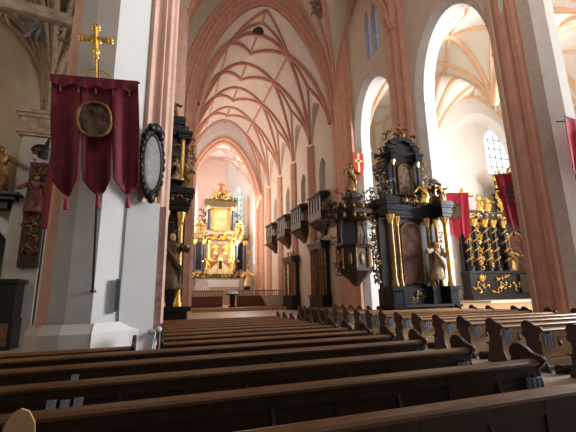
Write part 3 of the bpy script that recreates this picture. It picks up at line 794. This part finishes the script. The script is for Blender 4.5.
for (x, z) in ((0, 1.5), (-.3, 1.16), (.3, 1.16)):
    for a in range(4): cr.ball((x+.055*math.cos(a*PI/2+PI/4), 0, z+.055*math.sin(a*PI/2+PI/4)), .068, (1, .6, 1), 8, 6)
cr.ball((0, 0, 1.16), .15, (1, .4, 1)); cr.ball((0, 0, .82), .085, (1, .8, 1.5)); cr.ball((0, 0, .66), .07, (1, .8, 1.2))
cr.build('gilded_cross', GOLD, bt, smooth=True)
ac = MB()
for s in (-1, 1): ac.tube([(s*.36, 0, .05), (s*.30, 0, .16), (s*.18, 0, .27), (0, 0, .34)], .02, 6)
ac.tube([(-.2, 0, .05), (0, 0, .3), (.2, 0, .05)], .012, 5); ac.tube([(0, 0, .0), (0, 0, .68)], .03, 8); ac.build('finial_arch', GOLD, bt, smooth=True)

def side_banner(label, loc, rz, w, h, tong, m, seed, arm, tilt=0):
    t = banner(label, loc, rz, w, h, tong, m, seed, amp=.05, medal=False, name='hanging_banner')
    t.rotation_euler = (0, tilt, rz)
    b = MB(); b.tube([arm, (0, 0, .06)], .025, 6); b.build('bracket_arm', IRON, t)
    fr = MB(); fr.box(-w*.2, w*.2, -.07, -.04, -h*.55, -h*.22); fr.build('picture_panel', PAINT, t)
    return t
side_banner('red banner with dark picture hanging behind the right pillar beside the gold altar', (15.75, 12.3, 7.3), math.radians(-25), 1.15, 2.75, 3, REDC, 11, (-.3, -1.2, .1), math.radians(-6))
side_banner('red tasselled banner hanging between the black altar and the gold altar', (18.1, 18.0, 8.0), math.radians(-35), 1.6, 3.0, 3, REDC, 12, (-2.3, .6, .1), math.radians(3))
side_banner('red banner at the right edge of the picture on the near right pillar', (16.25, 9.02, 8.55), 0, 1.9, 2.7, 3, REDC, 13, (-.8, .45, .05), math.radians(4))
# red shield shaped flag with a cross, by the pulpit
t = thing('shield_flag', 'small red shield flag with a golden cross above the pulpit', 'flag', (14.82, 24.4, 10.8))
o_ = [(-.5, 2.2), (.5, 2.2), (.5, 1.1), (.36, .5), (0, 0), (-.36, .5), (-.5, 1.1)]
MB().ext(o_, -.03, .03, 'y').build('flag_cloth', mat('vermilion cloth', (.50, .045, .02), .8, var=.2), t)
b = MB(); b.box(-.09, .09, -.06, -.035, .35, 2.15); b.box(-.34, .34, -.06, -.035, 1.4, 1.58); b.build('cross_emblem', GOLDL, t)
MB().tube([(0, .0, 2.22), (.2, .45, 2.3)], .03, 6).build('hook', IRON, t)

# ------------------------------------------------------------------ pulpit
def octo(r, ph=PI/8, n=8): return [(r*math.cos(ph+2*PI*i/n), r*math.sin(ph+2*PI*i/n)) for i in range(n)]
def pulpit():
    t = thing('pulpit', 'dark carved pulpit with a canopy hanging on the pink pillar', 'pulpit', (14.0, 24.4, 0)); t.scale = (1.15, 1.0, 1.0)
    b = MB()
    for r0, z0, r1, z1 in ((.15, 2.2, .55, 2.7), (.55, 2.7, .75, 2.85), (.75, 2.85, 1.15, 3.3), (1.25, 3.3, 1.25, 3.5), (1.1, 3.5, 1.1, 5.0), (1.22, 5.0, 1.32, 5.2), (1.32, 5.2, 1.25, 5.3)):
        b.prism(octo(r0), z0, z1, octo(r1))
    b.build('basket', BROWN, t)
    g = MB()
    for i in range(8):
        a = 2*PI*i/8; x, y = 1.06*math.cos(a), 1.06*math.sin(a)
        dx, dy = -math.sin(a), math.cos(a)
        g.ball((x*.98, y*.98, 4.2), .3, (.35+abs(dx)*.2, .35+abs(dy)*.2, 1.6), 8, 6)
        a2 = a+PI/8; x, y = 1.24*math.cos(a2), 1.24*math.sin(a2); g.lathe(x, y, [(.09, 3.5), (.05, 3.7), (.07, 4.2), (.05, 4.8), (.09, 5.0)], 8)
    g.build('gilded_panel_figures', GOLDD, t, smooth=True)
    k = MB(); k.box(-.75, .75, .55, 1.15, 5.0, 7.7); k.build('back_board', mat('matt black boards', (.012, .009, .008), .8, spec=.1), t)
    for s in (-1, 1): MB().tube([(s*.8, .3, 5.2), (s*.95, .1, 6.2), (s*.8, .2, 7.1), (s*1.0, 0, 7.7)], [.1, .07, .1, .13], 8).build('carved_support', BROWN, t, smooth=True)
    c = MB()
    for r0, z0, r1, z1 in ((1.5, 7.35, 1.55, 7.55), (1.7, 7.55, 1.8, 7.85), (1.6, 7.85, 1.3, 8.3), (1.3, 8.3, .75, 8.6), (.6, 8.6, .5, 9.0), (.7, 9.0, .75, 9.12), (.5, 9.12, .42, 9.6)):
        c.prism(octo(r0), z0, z1, octo(r1))
    c.build('canopy', BROWN, t)
    l = MB()
    for i in range(16):
        a = 2*PI*i/16; l.ball((1.72*math.cos(a), 1.72*math.sin(a), 7.4), .16, (.8, .8, 1.5), 6, 5); l.ball((1.62*math.cos(a), 1.62*math.sin(a), 8.1), .12, (1, 1, 1.7), 6, 5)
    d = MB()
    for k in range(8):
        a = PI+k*PI/7; leafwork(d, 1.5*math.cos(a)-.25, 1.5*math.cos(a)+.25, 8.2, 9.3, 1.5*math.sin(a), 5, .14, 90+k)
    leafwork(d, -2.4, -1.4, 6.6, 8.6, -.2, 26, .17, 99); leafwork(d, 1.3, 1.8, 4.6, 7.6, -.2, 16, .15, 98); leafwork(d, -1.7, -1.2, 3.0, 6.6, -.2, 16, .14, 97)
    d.build('dark_scrollwork', BROWN, t, smooth=True, kind='stuff')
    l.build('canopy_fringe', GOLDD, t, smooth=True, kind='stuff')
pulpit()
statue('gilded_saint', 'gold figure with raised arms crowning the pulpit canopy', (14.0, 24.4, 9.62), 2.35, 0, GOLDD, GOLDD, arms=((.26, -.2, .62), (-.3, -.15, .55)), bend=.04)

# ------------------------------------------------------------------ oratories on the chancel wall
ordn = ['nearest', 'second', 'third', 'farthest']
def oratory(y, lab, sc):
    t = thing('oratory_box', lab, 'oratory', (14.58, y, 0))
    w = 1.4*sc
    b = MB()
    for k, (d0, w0, z0, d1, w1, z1) in enumerate(((.1, .3, 7.1, .35, .7, 7.6), (.35, .7, 7.6, .75, 1.1, 8.0), (.75, 1.1, 8.0, .95, w, 8.3))):
        b.add([(0,-w0,z0),(0,w0,z0),(-d0,w0,z0),(-d0,-w0,z0),(0,-w1,z1),(0,w1,z1),(-d1,w1,z1),(-d1,-w1,z1)], [(0,1,2,3),(4,5,6,7),(0,1,5,4),(1,2,6,5),(2,3,7,6),(3,0,4,7)])
    b.box(-1.05, 0, -w-.08, w+.08, 8.3, 8.45); b.build('bracket', BROWN, t)
    b = MB(); b.box(-.98, -.9, -w, w, 8.45, 9.25); b.box(-.98, 0, -w, -w+.06, 8.45, 9.25); b.box(-.98, 0, w-.06, w, 8.45, 9.25); b.box(-1.02, 0, -w-.04, w+.04, 9.2, 9.3)
    b.build('parapet', BROWN, t)
    for i in range(5): 
        yy = -w+.06+(2*w-.12)*i/4; MB().box(-1.0, -.88, yy-.06, yy+.06, 9.3, 10.75).build('window_post', BROWN, t)
    MB().box(-.9, -.88, -w+.1, w-.1, 9.3, 10.75).build('panes', ORGLASS, t)
    r = MB(); r.box(-1.0, 0, -w, w, 10.7, 10.85); r.box(-1.15, 0, -w-.15, w+.15, 10.85, 11.0); r.add([(-1.1,-w-.1,11.0),(-1.1,w+.1,11.0),(0,w+.1,11.0),(0,-w-.1,11.0),(-.3,-w*.6,11.4),(-.3,w*.6,11.4),(0,w*.6,11.4),(0,-w*.6,11.4)], [(0,1,5,4),(1,2,6,5),(2,3,7,6),(3,0,4,7),(4,5,6,7)])
    r.build('roof', BROWN, t)
    g = MB(); rnd = random.Random(int(y))
    for i in range(10): g.tube([(-1.08, -w+2*w*i/9, 8.2), (-1.15, -w+2*w*i/9+.1, 8.4), (-1.06, -w+2*w*i/9, 8.55)], [.03, .08, .02], 5)
    g.build('gilded_carving', GOLDD, t, smooth=True, kind='stuff')
for y, lb, sc in ((30.8, 'dark glazed oratory box high on the chancel wall, largest and nearest the pulpit', 1.0), (36.0, 'dark glazed oratory box on the chancel wall, second from the pulpit', 1), (41.2, 'dark glazed oratory box on the chancel wall, third from the pulpit', 1), (46.5, 'small dark oratory box on the chancel wall, farthest from the pulpit', 1)):
    oratory(y, lb, sc)
def small_altar(y, label, hh):
    t = thing('side_altar', label, 'altar', (14.5, y, 0), -PI/2)
    # local -y faces the chancel centre (world -x)
    p = MB(); p.box(-1.7, 1.7, -1.0, 0, 0, .5); p.box(-1.5, 1.5, -.9, 0, .5, 1.4); p.box(-1.6, 1.6, -1.0, 0, 1.4, 1.55); p.build('plinth', BLACK, t)
    w = MB(); w.box(-1.3, 1.3, -.3, 0, 1.5, hh-.5); w.build('retable_wall', BLACK, t)
    for x in (-1.3, -.8, .8, 1.3): col_part(t, x, -.7, 1.55, hh-1.2, .085, GOLDD, GOLDD, 1)
    e = MB(); cornice(e, -1.5, 1.5, -.85, 0, hh-1.2, .7, .15); e.build('entablature', BROWN, t)
    MB().box(-.65, .65, -.36, -.3, 1.9, hh-1.5).build('painting', PAINTR, t)
    g = MB(); leafwork(g, -1.2, 1.2, hh-.5, hh, -.4, 20, .15, int(y)); leafwork(g, -1.6, -1.4, 2, hh-1.3, -.4, 14, .13, int(y)+1); g.build('gilded_leafwork', GOLDD, t, smooth=True, kind='stuff')
small_altar(31.3, 'black side altar under the oratories just beyond the pulpit', 7.0)
small_altar(39.2, 'black side altar with gold columns at the far chancel wall', 6.4)

# ------------------------------------------------------------------ choir: platform, screen, lectern, ambo, high altar
MB().box(2.1, 14.5, 39.5, 62, 0, .35).build('floor_choir', mat('honey wooden floor', (.50, .30, .16), .4), kind='structure')
MB().box(3.7, 12.9, 52.3, 61.0, .35, 2.4).build('floor_sanctuary', FLOOR, kind='structure')
def screen(x0, x1, label):
    t = thing('choir_screen', label, 'screen', (0, 43.2, .35))
    b = MB(); b.box(x0, x1, -.08, .08, 0, 1.22); b.box(x0-.05, x1+.05, -.14, .14, 0, .12); b.box(x0-.05, x1+.05, -.12, .12, 1.15, 1.25)
    n = max(2, int((x1-x0)/1.1))
    for i in range(n): a = x0+(x1-x0)*(i+.1)/n; c = x0+(x1-x0)*(i+.9)/n; b.box(a, c, -.12, -.08, .25, 1.0)
    b.build('panelling', REDWOOD, t)
    MB().box(x0-.05, x1+.05, -.1, .1, 1.78, 1.88).build('handrail', REDWOOD, t)
    m = MB(); k = int((x1-x0)/.24)
    for i in range(k+1): x = x0+.06+(x1-x0-.12)*i/k; m.lathe(x, 0, [(.035, 1.25), (.03, 1.32), (.055, 1.45), (.03, 1.6), (.035, 1.78)], 6)
    o = m.build('balusters', REDWOOD, t, smooth=True)
screen(3.0, 6.9, 'reddish wooden choir screen with balusters left of the dark lectern')
screen(8.6, 14.3, 'reddish wooden choir screen with balusters right of the dark lectern')
t = thing('lectern', 'tall dark lectern in the gap of the choir screen', 'lectern', (7.95, 42.6, .35))
b = MB(); b.prism(octo(.45), 0, .15); b.prism(octo(.28), .15, 1.35, octo(.34)); b.build('pedestal', BLACK, t)
b = MB(); b.add([(-.75,-.4,1.35),(.6,-.4,1.35),(.6,.35,1.55),(-.75,.35,1.55),(-.8,-.45,1.5),(.65,-.45,1.5),(.65,.4,1.85),(-.8,.4,1.85)], [(0,3,2,1),(4,5,6,7),(0,1,5,4),(1,2,6,5),(2,3,7,6),(3,0,4,7)]); b.build('book_rest', BLACK, t)
t = thing('stone_ambo', 'pale stone pulpit block flaring upward beside the choir screen', 'ambo', (12.7, 41.6, .35))
MB().prism([(-.9,-.4),(.9,-.4),(.9,.4),(-.9,.4)], 0, 1.15, [(-1.35,-.5),(1.25,-.5),(1.25,.5),(-1.35,.5)]).build('body', mat('cream stone', (.66, .56, .50), .6, var=.06), t)
MB().box(-1.4, 1.3, -.55, .55, 1.15, 1.25).build('top_slab', mat('cream stone', (.66, .56, .50)), t)

def high_altar():
    t = thing('high_altar', 'towering gold and black high altar at the end of the church', 'altar', (8.5, 57.0, 2.4))
    Z = lambda z: z-2.4
    b = MB(); b.box(-3.6, 3.6, -1.0, .3, 0, Z(4.2)); b.box(-4.4, 4.4, -.6, .3, 0, Z(3.4)); b.build('base', mat('grey rose marble', (.50, .42, .40), .4, var=.15, scale=3), t)
    b = MB(); b.box(-4.0, 4.0, -.3, .3, Z(4.2), Z(11)); b.box(-2.2, 2.2, -.3, .3, Z(11), Z(16.4)); b.build('retable_wall', mat('marbled cream wood', (.55, .42, .33), .5, var=.3, scale=1.5), t)
    for x in (-3.9, -2.5, 2.5, 3.9): col_part(t, x, -.85, Z(5.0), Z(10.1), .22, BLACKB)
    for x in (-1.9, 1.9): col_part(t, x, -.65, Z(11.8), Z(15.6), .2, BLACKB)
    for x in (-1.75, 1.75): col_part(t, x, -.6, Z(5.0), Z(10.1), .16, GOLDL)
    e = MB(); OG = mat('dark olive gold wood', (.16, .11, .05), .4, metal=.3, var=.5, scale=3); cornice(e, -4.4, 4.4, -.95, .3, Z(10.1), .95, .25); e.build('main_cornice', OG, t); e = MB(); cornice(e, -4.3, 4.3, -1.0, .3, Z(4.3), .7, .15); e.build('base_cornice', OG, t); e = MB(); cornice(e, -2.4, 2.4, -.8, .3, Z(15.6), .85, .25)
    e.ext([(-2.4, Z(16.4)), (2.4, Z(16.4)), (1.3, Z(17.0)), (0.5, Z(17.9)), (-.5, Z(17.9)), (-1.3, Z(17.0))], -.6, .2, 'y')
    e.build('gable', OG, t)
    for s in (-1, 1): MB().box(s*3.2-.42, s*3.2+.42, -.42, -.3, Z(5.6), Z(9.8)).build('dark_panel', BLACKB, t)
    b = MB(); pts = arch_pts(-1.35, 1.35, Z(8.0), Z(9.7), 18, Z(5.0), 2, .5); b.add([(u, -.34, z) for u, z in pts], [tuple(range(len(pts)))]); b.build('niche', mat('faded rose niche', (.45, .24, .18), .6, var=.3, scale=2), t)
    f = MB(); ring(f, lambda u,d,z: (u, -.4+d, z), (-1.55, 1.55, Z(5.0), Z(8.0), Z(9.9), 2, .5), [(0, .1), (0, -.1), (.2, -.1), (.2, .1)]); f.build('niche_arch', GOLD, t)
    MB().box(-1.15, 1.15, -.45, -.38, Z(11.9), Z(15.1)).build('picture', PAINTG, t)
    f = MB()
    for x0, x1, z0, z1 in ((-1.4,-1.12,11.7,15.3),(1.12,1.4,11.7,15.3),(-1.4,1.4,15.05,15.35),(-1.4,1.4,11.6,11.9)): f.box(x0, x1, -.55, -.3, Z(z0), Z(z1))
    f.build('picture_frame', GOLD, t)
    b = MB()
    b.ext([(-.35, Z(4.9)), (.35, Z(4.9)), (.35, Z(7.3)), (0, Z(7.7)), (-.35, Z(7.3))], -1.3, -.9, 'y')
    for s in (-1, 1): b.ext([(s*.4, Z(4.9)), (s*2.0, Z(4.9)), (s*1.9, Z(5.3)), (s*.4, Z(6.6))], -1.2, -.95, 'y')
    b.build('tabernacle', GOLDL, t)
    MB().box(-.22, .22, -1.35, -1.3, Z(5.6), Z(6.9)).build('tabernacle_door', BROWN, t)
    g = MB()
    leafwork(g, -4.6, -4.2, Z(5), Z(10), -.5, 22, .25, 41); leafwork(g, 4.2, 4.6, Z(5), Z(10), -.5, 22, .25, 42); leafwork(g, -3.8, -2.3, Z(11.0), Z(13), -.4, 30, .26, 43); leafwork(g, 2.3, 3.8, Z(11.0), Z(13), -.4, 30, .26, 44)
    leafwork(g, -1.5, 1.5, Z(16.6), Z(18.2), -.65, 28, .26, 45); leafwork(g, -1.3, 1.3, Z(10.3), Z(11.6), -1.05, 22, .22, 46); leafwork(g, -2.3, 2.3, Z(5), Z(9.8), -.6, 60, .16, 47); leafwork(g, -4.2, 4.2, Z(4.4), Z(5.2), -1.15, 50, .14, 48); leafwork(g, -4.2, 4.2, Z(10.3), Z(10.9), -1.25, 50, .13, 49)
    g.build('gilded_leafwork', GOLD, t, smooth=True, kind='stuff')
    d = MB(); leafwork(d, -2.4, 2.4, Z(16), Z(17.2), -.4, 24, .24, 51); leafwork(d, -3.4, -2.2, Z(11), Z(15), -.2, 22, .24, 52); leafwork(d, 2.2, 3.4, Z(11), Z(15), -.2, 22, .24, 53); d.build('dark_scrollwork', BROWN, t, smooth=True, kind='stuff')
high_altar()
t = thing('altar_table', 'freestanding altar table with white cloth before the high altar', 'altar table', (8.7, 54.2, 2.4)); t.scale = (1, 1, 1.35)
MB().box(-2.1, 2.1, -.45, .45, 0, 1.0).build('table_body', mat('pale stone', (.6, .56, .5), .6), t); MB().box(-2.3, 2.3, -.55, .55, 1.0, 1.12).build('tabletop', WCLOTH, t); MB().box(-2.25, 2.25, -.58, -.55, .35, 1.05).build('altar_cloth', WCLOTH, t)
for x, z, H, lb in ((-4.9, 4.9, 2.2, 'gold saint at the far left of the high altar'), (-2.0, 5.2, 2.6, 'gold saint left of the centre in the high altar'), (2.0, 5.2, 2.6, 'gold saint right of the centre in the high altar'), (4.9, 4.9, 2.2, 'gold saint at the far right of the high altar'),
                    (-.75, 7.9, 1.7, 'gold figure on the left inside the arched niche of the high altar'), (.75, 7.9, 1.7, 'gold figure on the right inside the arched niche of the high altar'),
                    (-3.3, 11.05, 2.0, 'dark gold saint standing on the left of the upper cornice of the high altar'), (3.3, 11.05, 2.0, 'dark gold saint standing on the right of the upper cornice of the high altar')):
    statue('gilded_saint', lb, (8.5+x*(.93 if abs(x) > 4.8 else 1), 56.35 if abs(x) < 4.8 else 56.0, z if z != 4.9 else 3.4), H, 0, GOLD if z < 11 else GOLDD, GOLD if z < 11 else GOLDD)
statue('gilded_saint', 'reddish gold figure crowning the top of the high altar', (8.4, 56.7, 17.9), 2.0, 0, mat('copper gilding', (.62, .28, .12), .45, metal=.5), GOLDL)
t = statue('candle_angel', 'glowing gold angel figure at the right of the high altar', (12.1, 53.3, 2.9), 2.6, 0, GOLDL, GOLDL, wings=True)
tag(MB().box(11.7, 12.5, 52.9, 53.7, 2.4, 2.9).build('pedestal', BLACK), 'black pedestal under the glowing gold angel', 'pedestal')

# ------------------------------------------------------------------ gold altar in the south chapel
def gold_altar():
    t = thing('gold_altar', 'wide black altar covered in gold vines in the bright right chapel', 'altar', (28.4, 24.6, .92))
    p = MB(); p.box(-4.1, 4.3, -1.1, 0, 0, .45); p.box(-4.0, 4.2, -.9, 0, .45, 2.2); p.box(-4.1, 4.3, -1.05, 0, 2.2, 2.4); p.build('plinth', BLACK, t)
    w = MB(); w.box(-3.9, 4.1, -.4, 0, 2.4, 6.9); w.box(.9, 4.0, -.4, 0, 7.6, 9.3); w.box(1.3, 3.6, -.4, 0, 9.3, 11); w.build('retable_wall', BLACK, t)
    for i, x in enumerate((-3.6, -2.75, -1.5, -.5, .7, 3.9)):
        o = col_part(t, x, -.75, 2.4, 6.9, .19, BLACK)
        v = MB(); v.tube([(x+.22*math.cos(q*.42), -.75+.22*math.sin(q*.42), 2.9+3.3*q/60) for q in range(61)], [.03+.045*abs(math.sin(q*1.3)) for q in range(61)], 5)
        v.build('gold_vine', GOLD, o, smooth=True)
    e = MB(); cornice(e, -4.0, 4.2, -1.0, 0, 6.9, .75, .2); e.build('entablature', BLACK, t); e = MB(); cornice(e, 1.0, 3.9, -.8, 0, 9.2, .5, .2); e.build('upper_cornice', BLACK, t)
    g = MB()
    for k, (a, b_) in enumerate(((-3.4, -2.9), (-2.5, -1.7), (-1.3, -.7), (.9, 1.3), (3.3, 3.9))): leafwork(g, a, b_, 2.6, 6.8, -.45, 26, .2, 60+k)
    leafwork(g, -3.8, 3.9, .7, 2.0, -.95, 60, .15, 70); leafwork(g, -3.8, 4.0, 7.0, 7.5, -1.1, 30, .16, 71); leafwork(g, 1.0, 3.9, 9.7, 12.0, -.4, 44, .26, 72)
    leafwork(g, .8, 1.5, 7.7, 9.8, -.5, 22, .2, 73); leafwork(g, 3.4, 4.1, 7.7, 9.8, -.5, 16, .2, 74); g.build('gold_leafwork', GOLD, t, smooth=True, kind='stuff')
    pts = arch_pts(1.5, 3.1, 5.0, 5.9, 16, 2.5, 2, .5); MB().add([(u, -.46, z) for u, z in pts], [tuple(range(len(pts)))]).build('painting', PAINTR, t)
    f = MB(); ring(f, lambda u,d,z: (u, -.46+d, z), (1.35, 3.25, 2.45, 5.0, 6.05, 2, .5), [(0, .1), (0, -.1), (.15, -.1), (.15, .1)]); f.build('painting_frame', GOLDD, t)
    MB().box(1.4, 3.2, -1.12, -1.0, .5, 2.1).build('tabernacle_panel', BROWN, t)
gold_altar()
for x, H, lb in ((-3.5, 2.1, 'gold statue at the left end on top of the chapel altar'), (-1.7, 1.7, 'gold statue second from the left on top of the chapel altar'), (-.7, 1.5, 'gold kneeling figure third from the left on top of the chapel altar')):
    statue('gilded_saint', lb, (28.4+x, 24.0, 8.58), H, 0, GOLD, GOLD)
statue('gilded_saint', 'gold figure before the painting in the middle of the chapel altar', (28.4+1.0, 23.75, 3.34), 2.1, 0, GOLDD, GOLDD)

# ------------------------------------------------------------------ north aisle furnishings
statue('gilded_saint', 'gold saint statue at the left edge on a black ledge', (-6.25, 16.2, 5.78), 1.9, .3, GOLDD, GOLDD)
t = thing('wall_ledge', 'black carved ledge carrying the gold saint at the left edge', 'ledge', (-6.3, 16.98, 5.3))
b = MB(); b.box(-.9, .95, -1.1, 0, .35, .46); b.box(-.75, .8, -.9, 0, .2, .35); b.box(-.5, .5, -.6, 0, -.1, .2); b.build('shelf', BLACK, t)
t = thing('wall_shrine', 'dark shrine with red and gold carving between arch and left pillar', 'shrine', (-4.85, 16.4, 2.9))
b = MB(); b.box(-.32, .32, -.2, .1, .0, 4.2); b.build('back_board', BROWN, t)
g = MB(); leafwork(g, -.25, .25, .2, 4.0, -.22, 40, .09, 81); g.build('gilded_leafwork', GOLDD, t, smooth=True, kind='stuff')
r = MB(); leafwork(r, -.25, .25, .3, 4.6, -.25, 24, .09, 82); r.build('red_carving', mat('red painted wood', (.16, .02, .02), .5), t, smooth=True, kind='stuff')
b = MB(); b.ball((-.05, -.2, 4.75), .3, (1.1, .5, .8)); b.tube([(.05, -.2, 4.4), (.22, -.2, 5.3)], [.18, .03], 6); b.build('dark_crest', BLACK, t, smooth=True)
statue('saint_statue', 'red robed figure within the shrine left of the banner', (-4.85, 15.95, 5.0), 1.5, 0, mat('red robe', (.14, .03, .03), .5), GOLDD)
t = thing('rolled_banner', 'rolled crimson banner on a pole beside the crimson banner', 'banner', (-4.05, 14.9, 0))
MB().tube([(0, 0, 0), (0, .05, 8.4)], .03, 6).build('pole', IRON, t); MB().tube([(0, -.03, 4.2), (0, -.03, 5.2), (0, .0, 7.2), (0, .03, 7.6)], [.12, .16, .12, .04], 8).build('rolled_cloth', VELVET, t, smooth=True)
t = thing('confessional', 'dark wooden cabinet standing under the left arch', 'cabinet', (-6.0, 16.3, 0))
b = MB(); b.box(-1.2, 1.15, -.7, .5, 0, 1.05); b.box(-1.15, 1.1, -.65, .5, 1.05, 2.3); b.box(-1.25, 1.2, -.75, .5, 2.3, 2.45); b.build('body', BLACK, t)
b = MB()
for i in range(4): b.box(-1.1+.56*i, -.65+.56*i, -.74, -.7, .15, .92)
b.build('lower_panels', RAIL, t)

# ------------------------------------------------------------------ pews
END = [(-.26, 0), (.42, 0), (.42, .1), (.34, .22), (.33, .42), (.27, .56), (.28, .66), (.36, .72), (.37, .80), (.33, .86), (.36, .93), (.33, 1.01), (.26, 1.055), (.17, 1.06), (.08, 1.02), (-.0, .965), (-.09, .94), (-.16, .93), (-.19, .88), (-.15, .82), (-.08, .78), (-.06, .70), (-.10, .60), (-.09, .45), (-.12, .3), (-.22, .12)]
END = [(y*.88+.02, z) for y, z in END]
def pew(x0, x1, y, label, group, left_end=True, right_end=True, light=False, kneel=True):
    t = thing('pew', label, 'pew', (x0, y, 0), 0, group)
    L = x1-x0
    bp = MB(); bp.box(0, L, -.03, .03, .12, .84)
    n = max(1, round(L/1.35))
    for i in range(n+1):
        x = L*i/n; bp.box(max(0, x-.05), min(L, x+.05), -.055, -.03, .12, .84)
    bp.box(0, L, -.05, -.03, .70, .84); bp.box(0, L, -.05, -.03, .12, .24)
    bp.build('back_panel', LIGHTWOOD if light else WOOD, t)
    r = MB(); r.ext([(-.085, .825), (.035, .84), (.035, .885), (-.01, .897), (-.075, .876), (-.095, .855)], 0, L, 'x'); r.build('top_rail', RAIL_LIT if light else RAIL, t)
    MB().box(.0, L, .03, .40, .42, .46).build('seat', WOOD, t)
    kn = MB()
    if kneel: kn.box(.05, L-.05, -.42, -.26, .14, .19); kn.box(.05, L-.05, -.28, -.24, 0, .14); kn.build('kneeler', WOOD, t)
    for i in range(n): 
        x = L*(i+.5)/n; MB().ext([(-.035, .70), (-.035, .52), (-.06, .50), (-.10, .56), (-.07, .60)], x-.02, x+.02, 'x').build('hook', ENDW, t)
    for flag, x in ((left_end, 0), (right_end, L)):
        if flag:
            e = MB(); e.ext(END, x-.03, x+.03, 'x'); o = e.build('end_panel', ENDW, t)
            m = o.modifiers.new('bevel', 'BEVEL'); m.width = .012; m.segments = 2; m.limit_method = 'ANGLE'
    return t
ordw = ['first', 'second', 'third', 'fourth', 'fifth', 'sixth', 'seventh', 'eighth', 'ninth', 'tenth', 'eleventh', 'twelfth', 'thirteenth', 'fourteenth', 'fifteenth', 'sixteenth', 'seventeenth', 'eighteenth', 'nineteenth']
LY = [2.5, 3.54, 4.62, 5.68, 6.62]
LY2 = [7.52, 8.40, 9.25, 10.08, 10.90, 11.70, 12.50, 13.30, 14.10]
for k, y in enumerate(LY):
    pew(-5.2 if k else -2.0, 4.52, y, '%s long dark pew from the camera, spanning the foreground' % ordw[k], 'long pews in the foreground')
pew(-6.2, -.4, 7.25, 'dark pew ending against the white block below the left pillar', 'long pews in the foreground', kneel=False)
for k, y in enumerate(LY2):
    pew(.08, 4.52, y, 'dark pew in the left nave block, %s behind the long foreground pews' % ordw[k], 'pews of the left nave block')
RY = [5.04, 6.02, 7.0, 7.97, 8.94, 9.92, 10.88, 11.85, 12.8, 13.75, 14.7]
cush = None
for k, y in enumerate(RY):
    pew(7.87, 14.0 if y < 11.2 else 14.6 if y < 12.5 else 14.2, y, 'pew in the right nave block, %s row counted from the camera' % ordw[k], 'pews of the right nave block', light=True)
for k, y in enumerate([15.75, 16.7, 17.65, 18.6, 19.55, 20.5]):
    pew(7.87, 10.3, y, 'short pew beside the black altar, %s row toward the pulpit' % ordw[k], 'short pews toward the pulpit')
for k, y in enumerate(RY):
    t = thing('striped_cushion', 'blue grey striped cushion hung at the aisle end of the %s right pew' % ordw[k], 'cushion', (8.08, y-.1, .52), 0, 'striped cushions on the right pews')
    MB().box(-.11, .11, -.035, .035, 0, .26, .02).build('pad', STRIPE, t); MB().box(-.03, .03, -.02, .02, .26, .32).build('strap', ENDW, t)
for k, y in enumerate(LY[1:] + LY2[:4]):
    t = thing('striped_cushion', 'striped cushion near the aisle end of the %s left pew' % ordw[k+1], 'cushion', (4.32, y-.115, .40), 0, 'striped cushions on the left pews')
    MB().box(-.11, .11, -.035, .035, 0, .30, .02).build('pad', STRIPE, t); MB().box(-.03, .03, -.02, .02, .30, .34).build('strap', ENDW, t)
# hymn books on the ledges of the near pews
for j, (x, y, z, lb) in enumerate(((-.98, 4.48, .63, 'leftmost blue white leaflet leaning on the third pew back'), (-.86, 4.48, .62, 'middle blue white leaflet leaning on the third pew back'), (-.74, 4.48, .63, 'rightmost blue white leaflet leaning on the third pew back'), (-.98, 5.55, .67, 'small pale leaflet on the fourth pew back'))):
    o = MB().add([(-.045,-.02,0),(.045,-.03,0),(.05,.0,.15),(-.04,.01,.15),(-.045,-.01,0),(.045,-.02,0),(.05,.01,.15),(-.04,.02,.15)], [(0,1,2,3),(4,7,6,5),(0,4,5,1),(1,5,6,2),(2,6,7,3),(3,7,4,0)]).build('leaflet', PAPER)
    o.location = (x, y+.02, z); tag(o, lb, 'leaflet', 'leaflets on the pew backs'); o.scale = (.95, 1, .75)
# bow and small post at the first pew end by the white block
t = thing('white_bow', 'white ribbon bow tied to the pew end beside the white block', 'ribbon', (-.06, 7.4, .08)); t.scale = (.8, 1, 1.3); t.location.z = -.22
b = MB(); b.ball((-.07, 0, 1.02), .08, (1, .4, .55)); b.ball((.08, 0, 1.05), .08, (1, .4, .5)); b.ball((0, 0, 1.02), .035); b.tube([(0, 0, 1.0), (-.03, -.02, .85), (-.05, 0, .68)], [.03, .035, .03], 6); b.tube([(0, 0, 1.0), (.03, -.02, .88), (.0, 0, .74)], [.02, .03, .025], 6)
b.build('ribbon', WCLOTH, t, smooth=True)
# rounded chair back at the lower left
t = thing('chair', 'light wooden chair with a rounded back at the lower left corner', 'chair', (-.79, 2.9, 0), math.radians(8)); t.scale = (.62, .7, 1.02)
b = MB(); b.ext([(-.17, .45), (.17, .45), (.19, .62), (.16, .78), (.13, .96), (.07, 1.03), (0, 1.05), (-.07, 1.03), (-.13, .96), (-.19, .62)], -.02, .02, 'y'); b.build('backrest', mat('light beech', (.55, .32, .13), .4), t)
MB().box(-.2, .2, .0, .38, .42, .46).build('seat', mat('light beech', (.55, .32, .13)), t)
for x in (-.17, .17):
    for y in (0.02, .34): MB().tube([(x, y, 0), (x, y, .42)], .02, 6).build('leg', mat('light beech', (.55, .32, .13)), t)
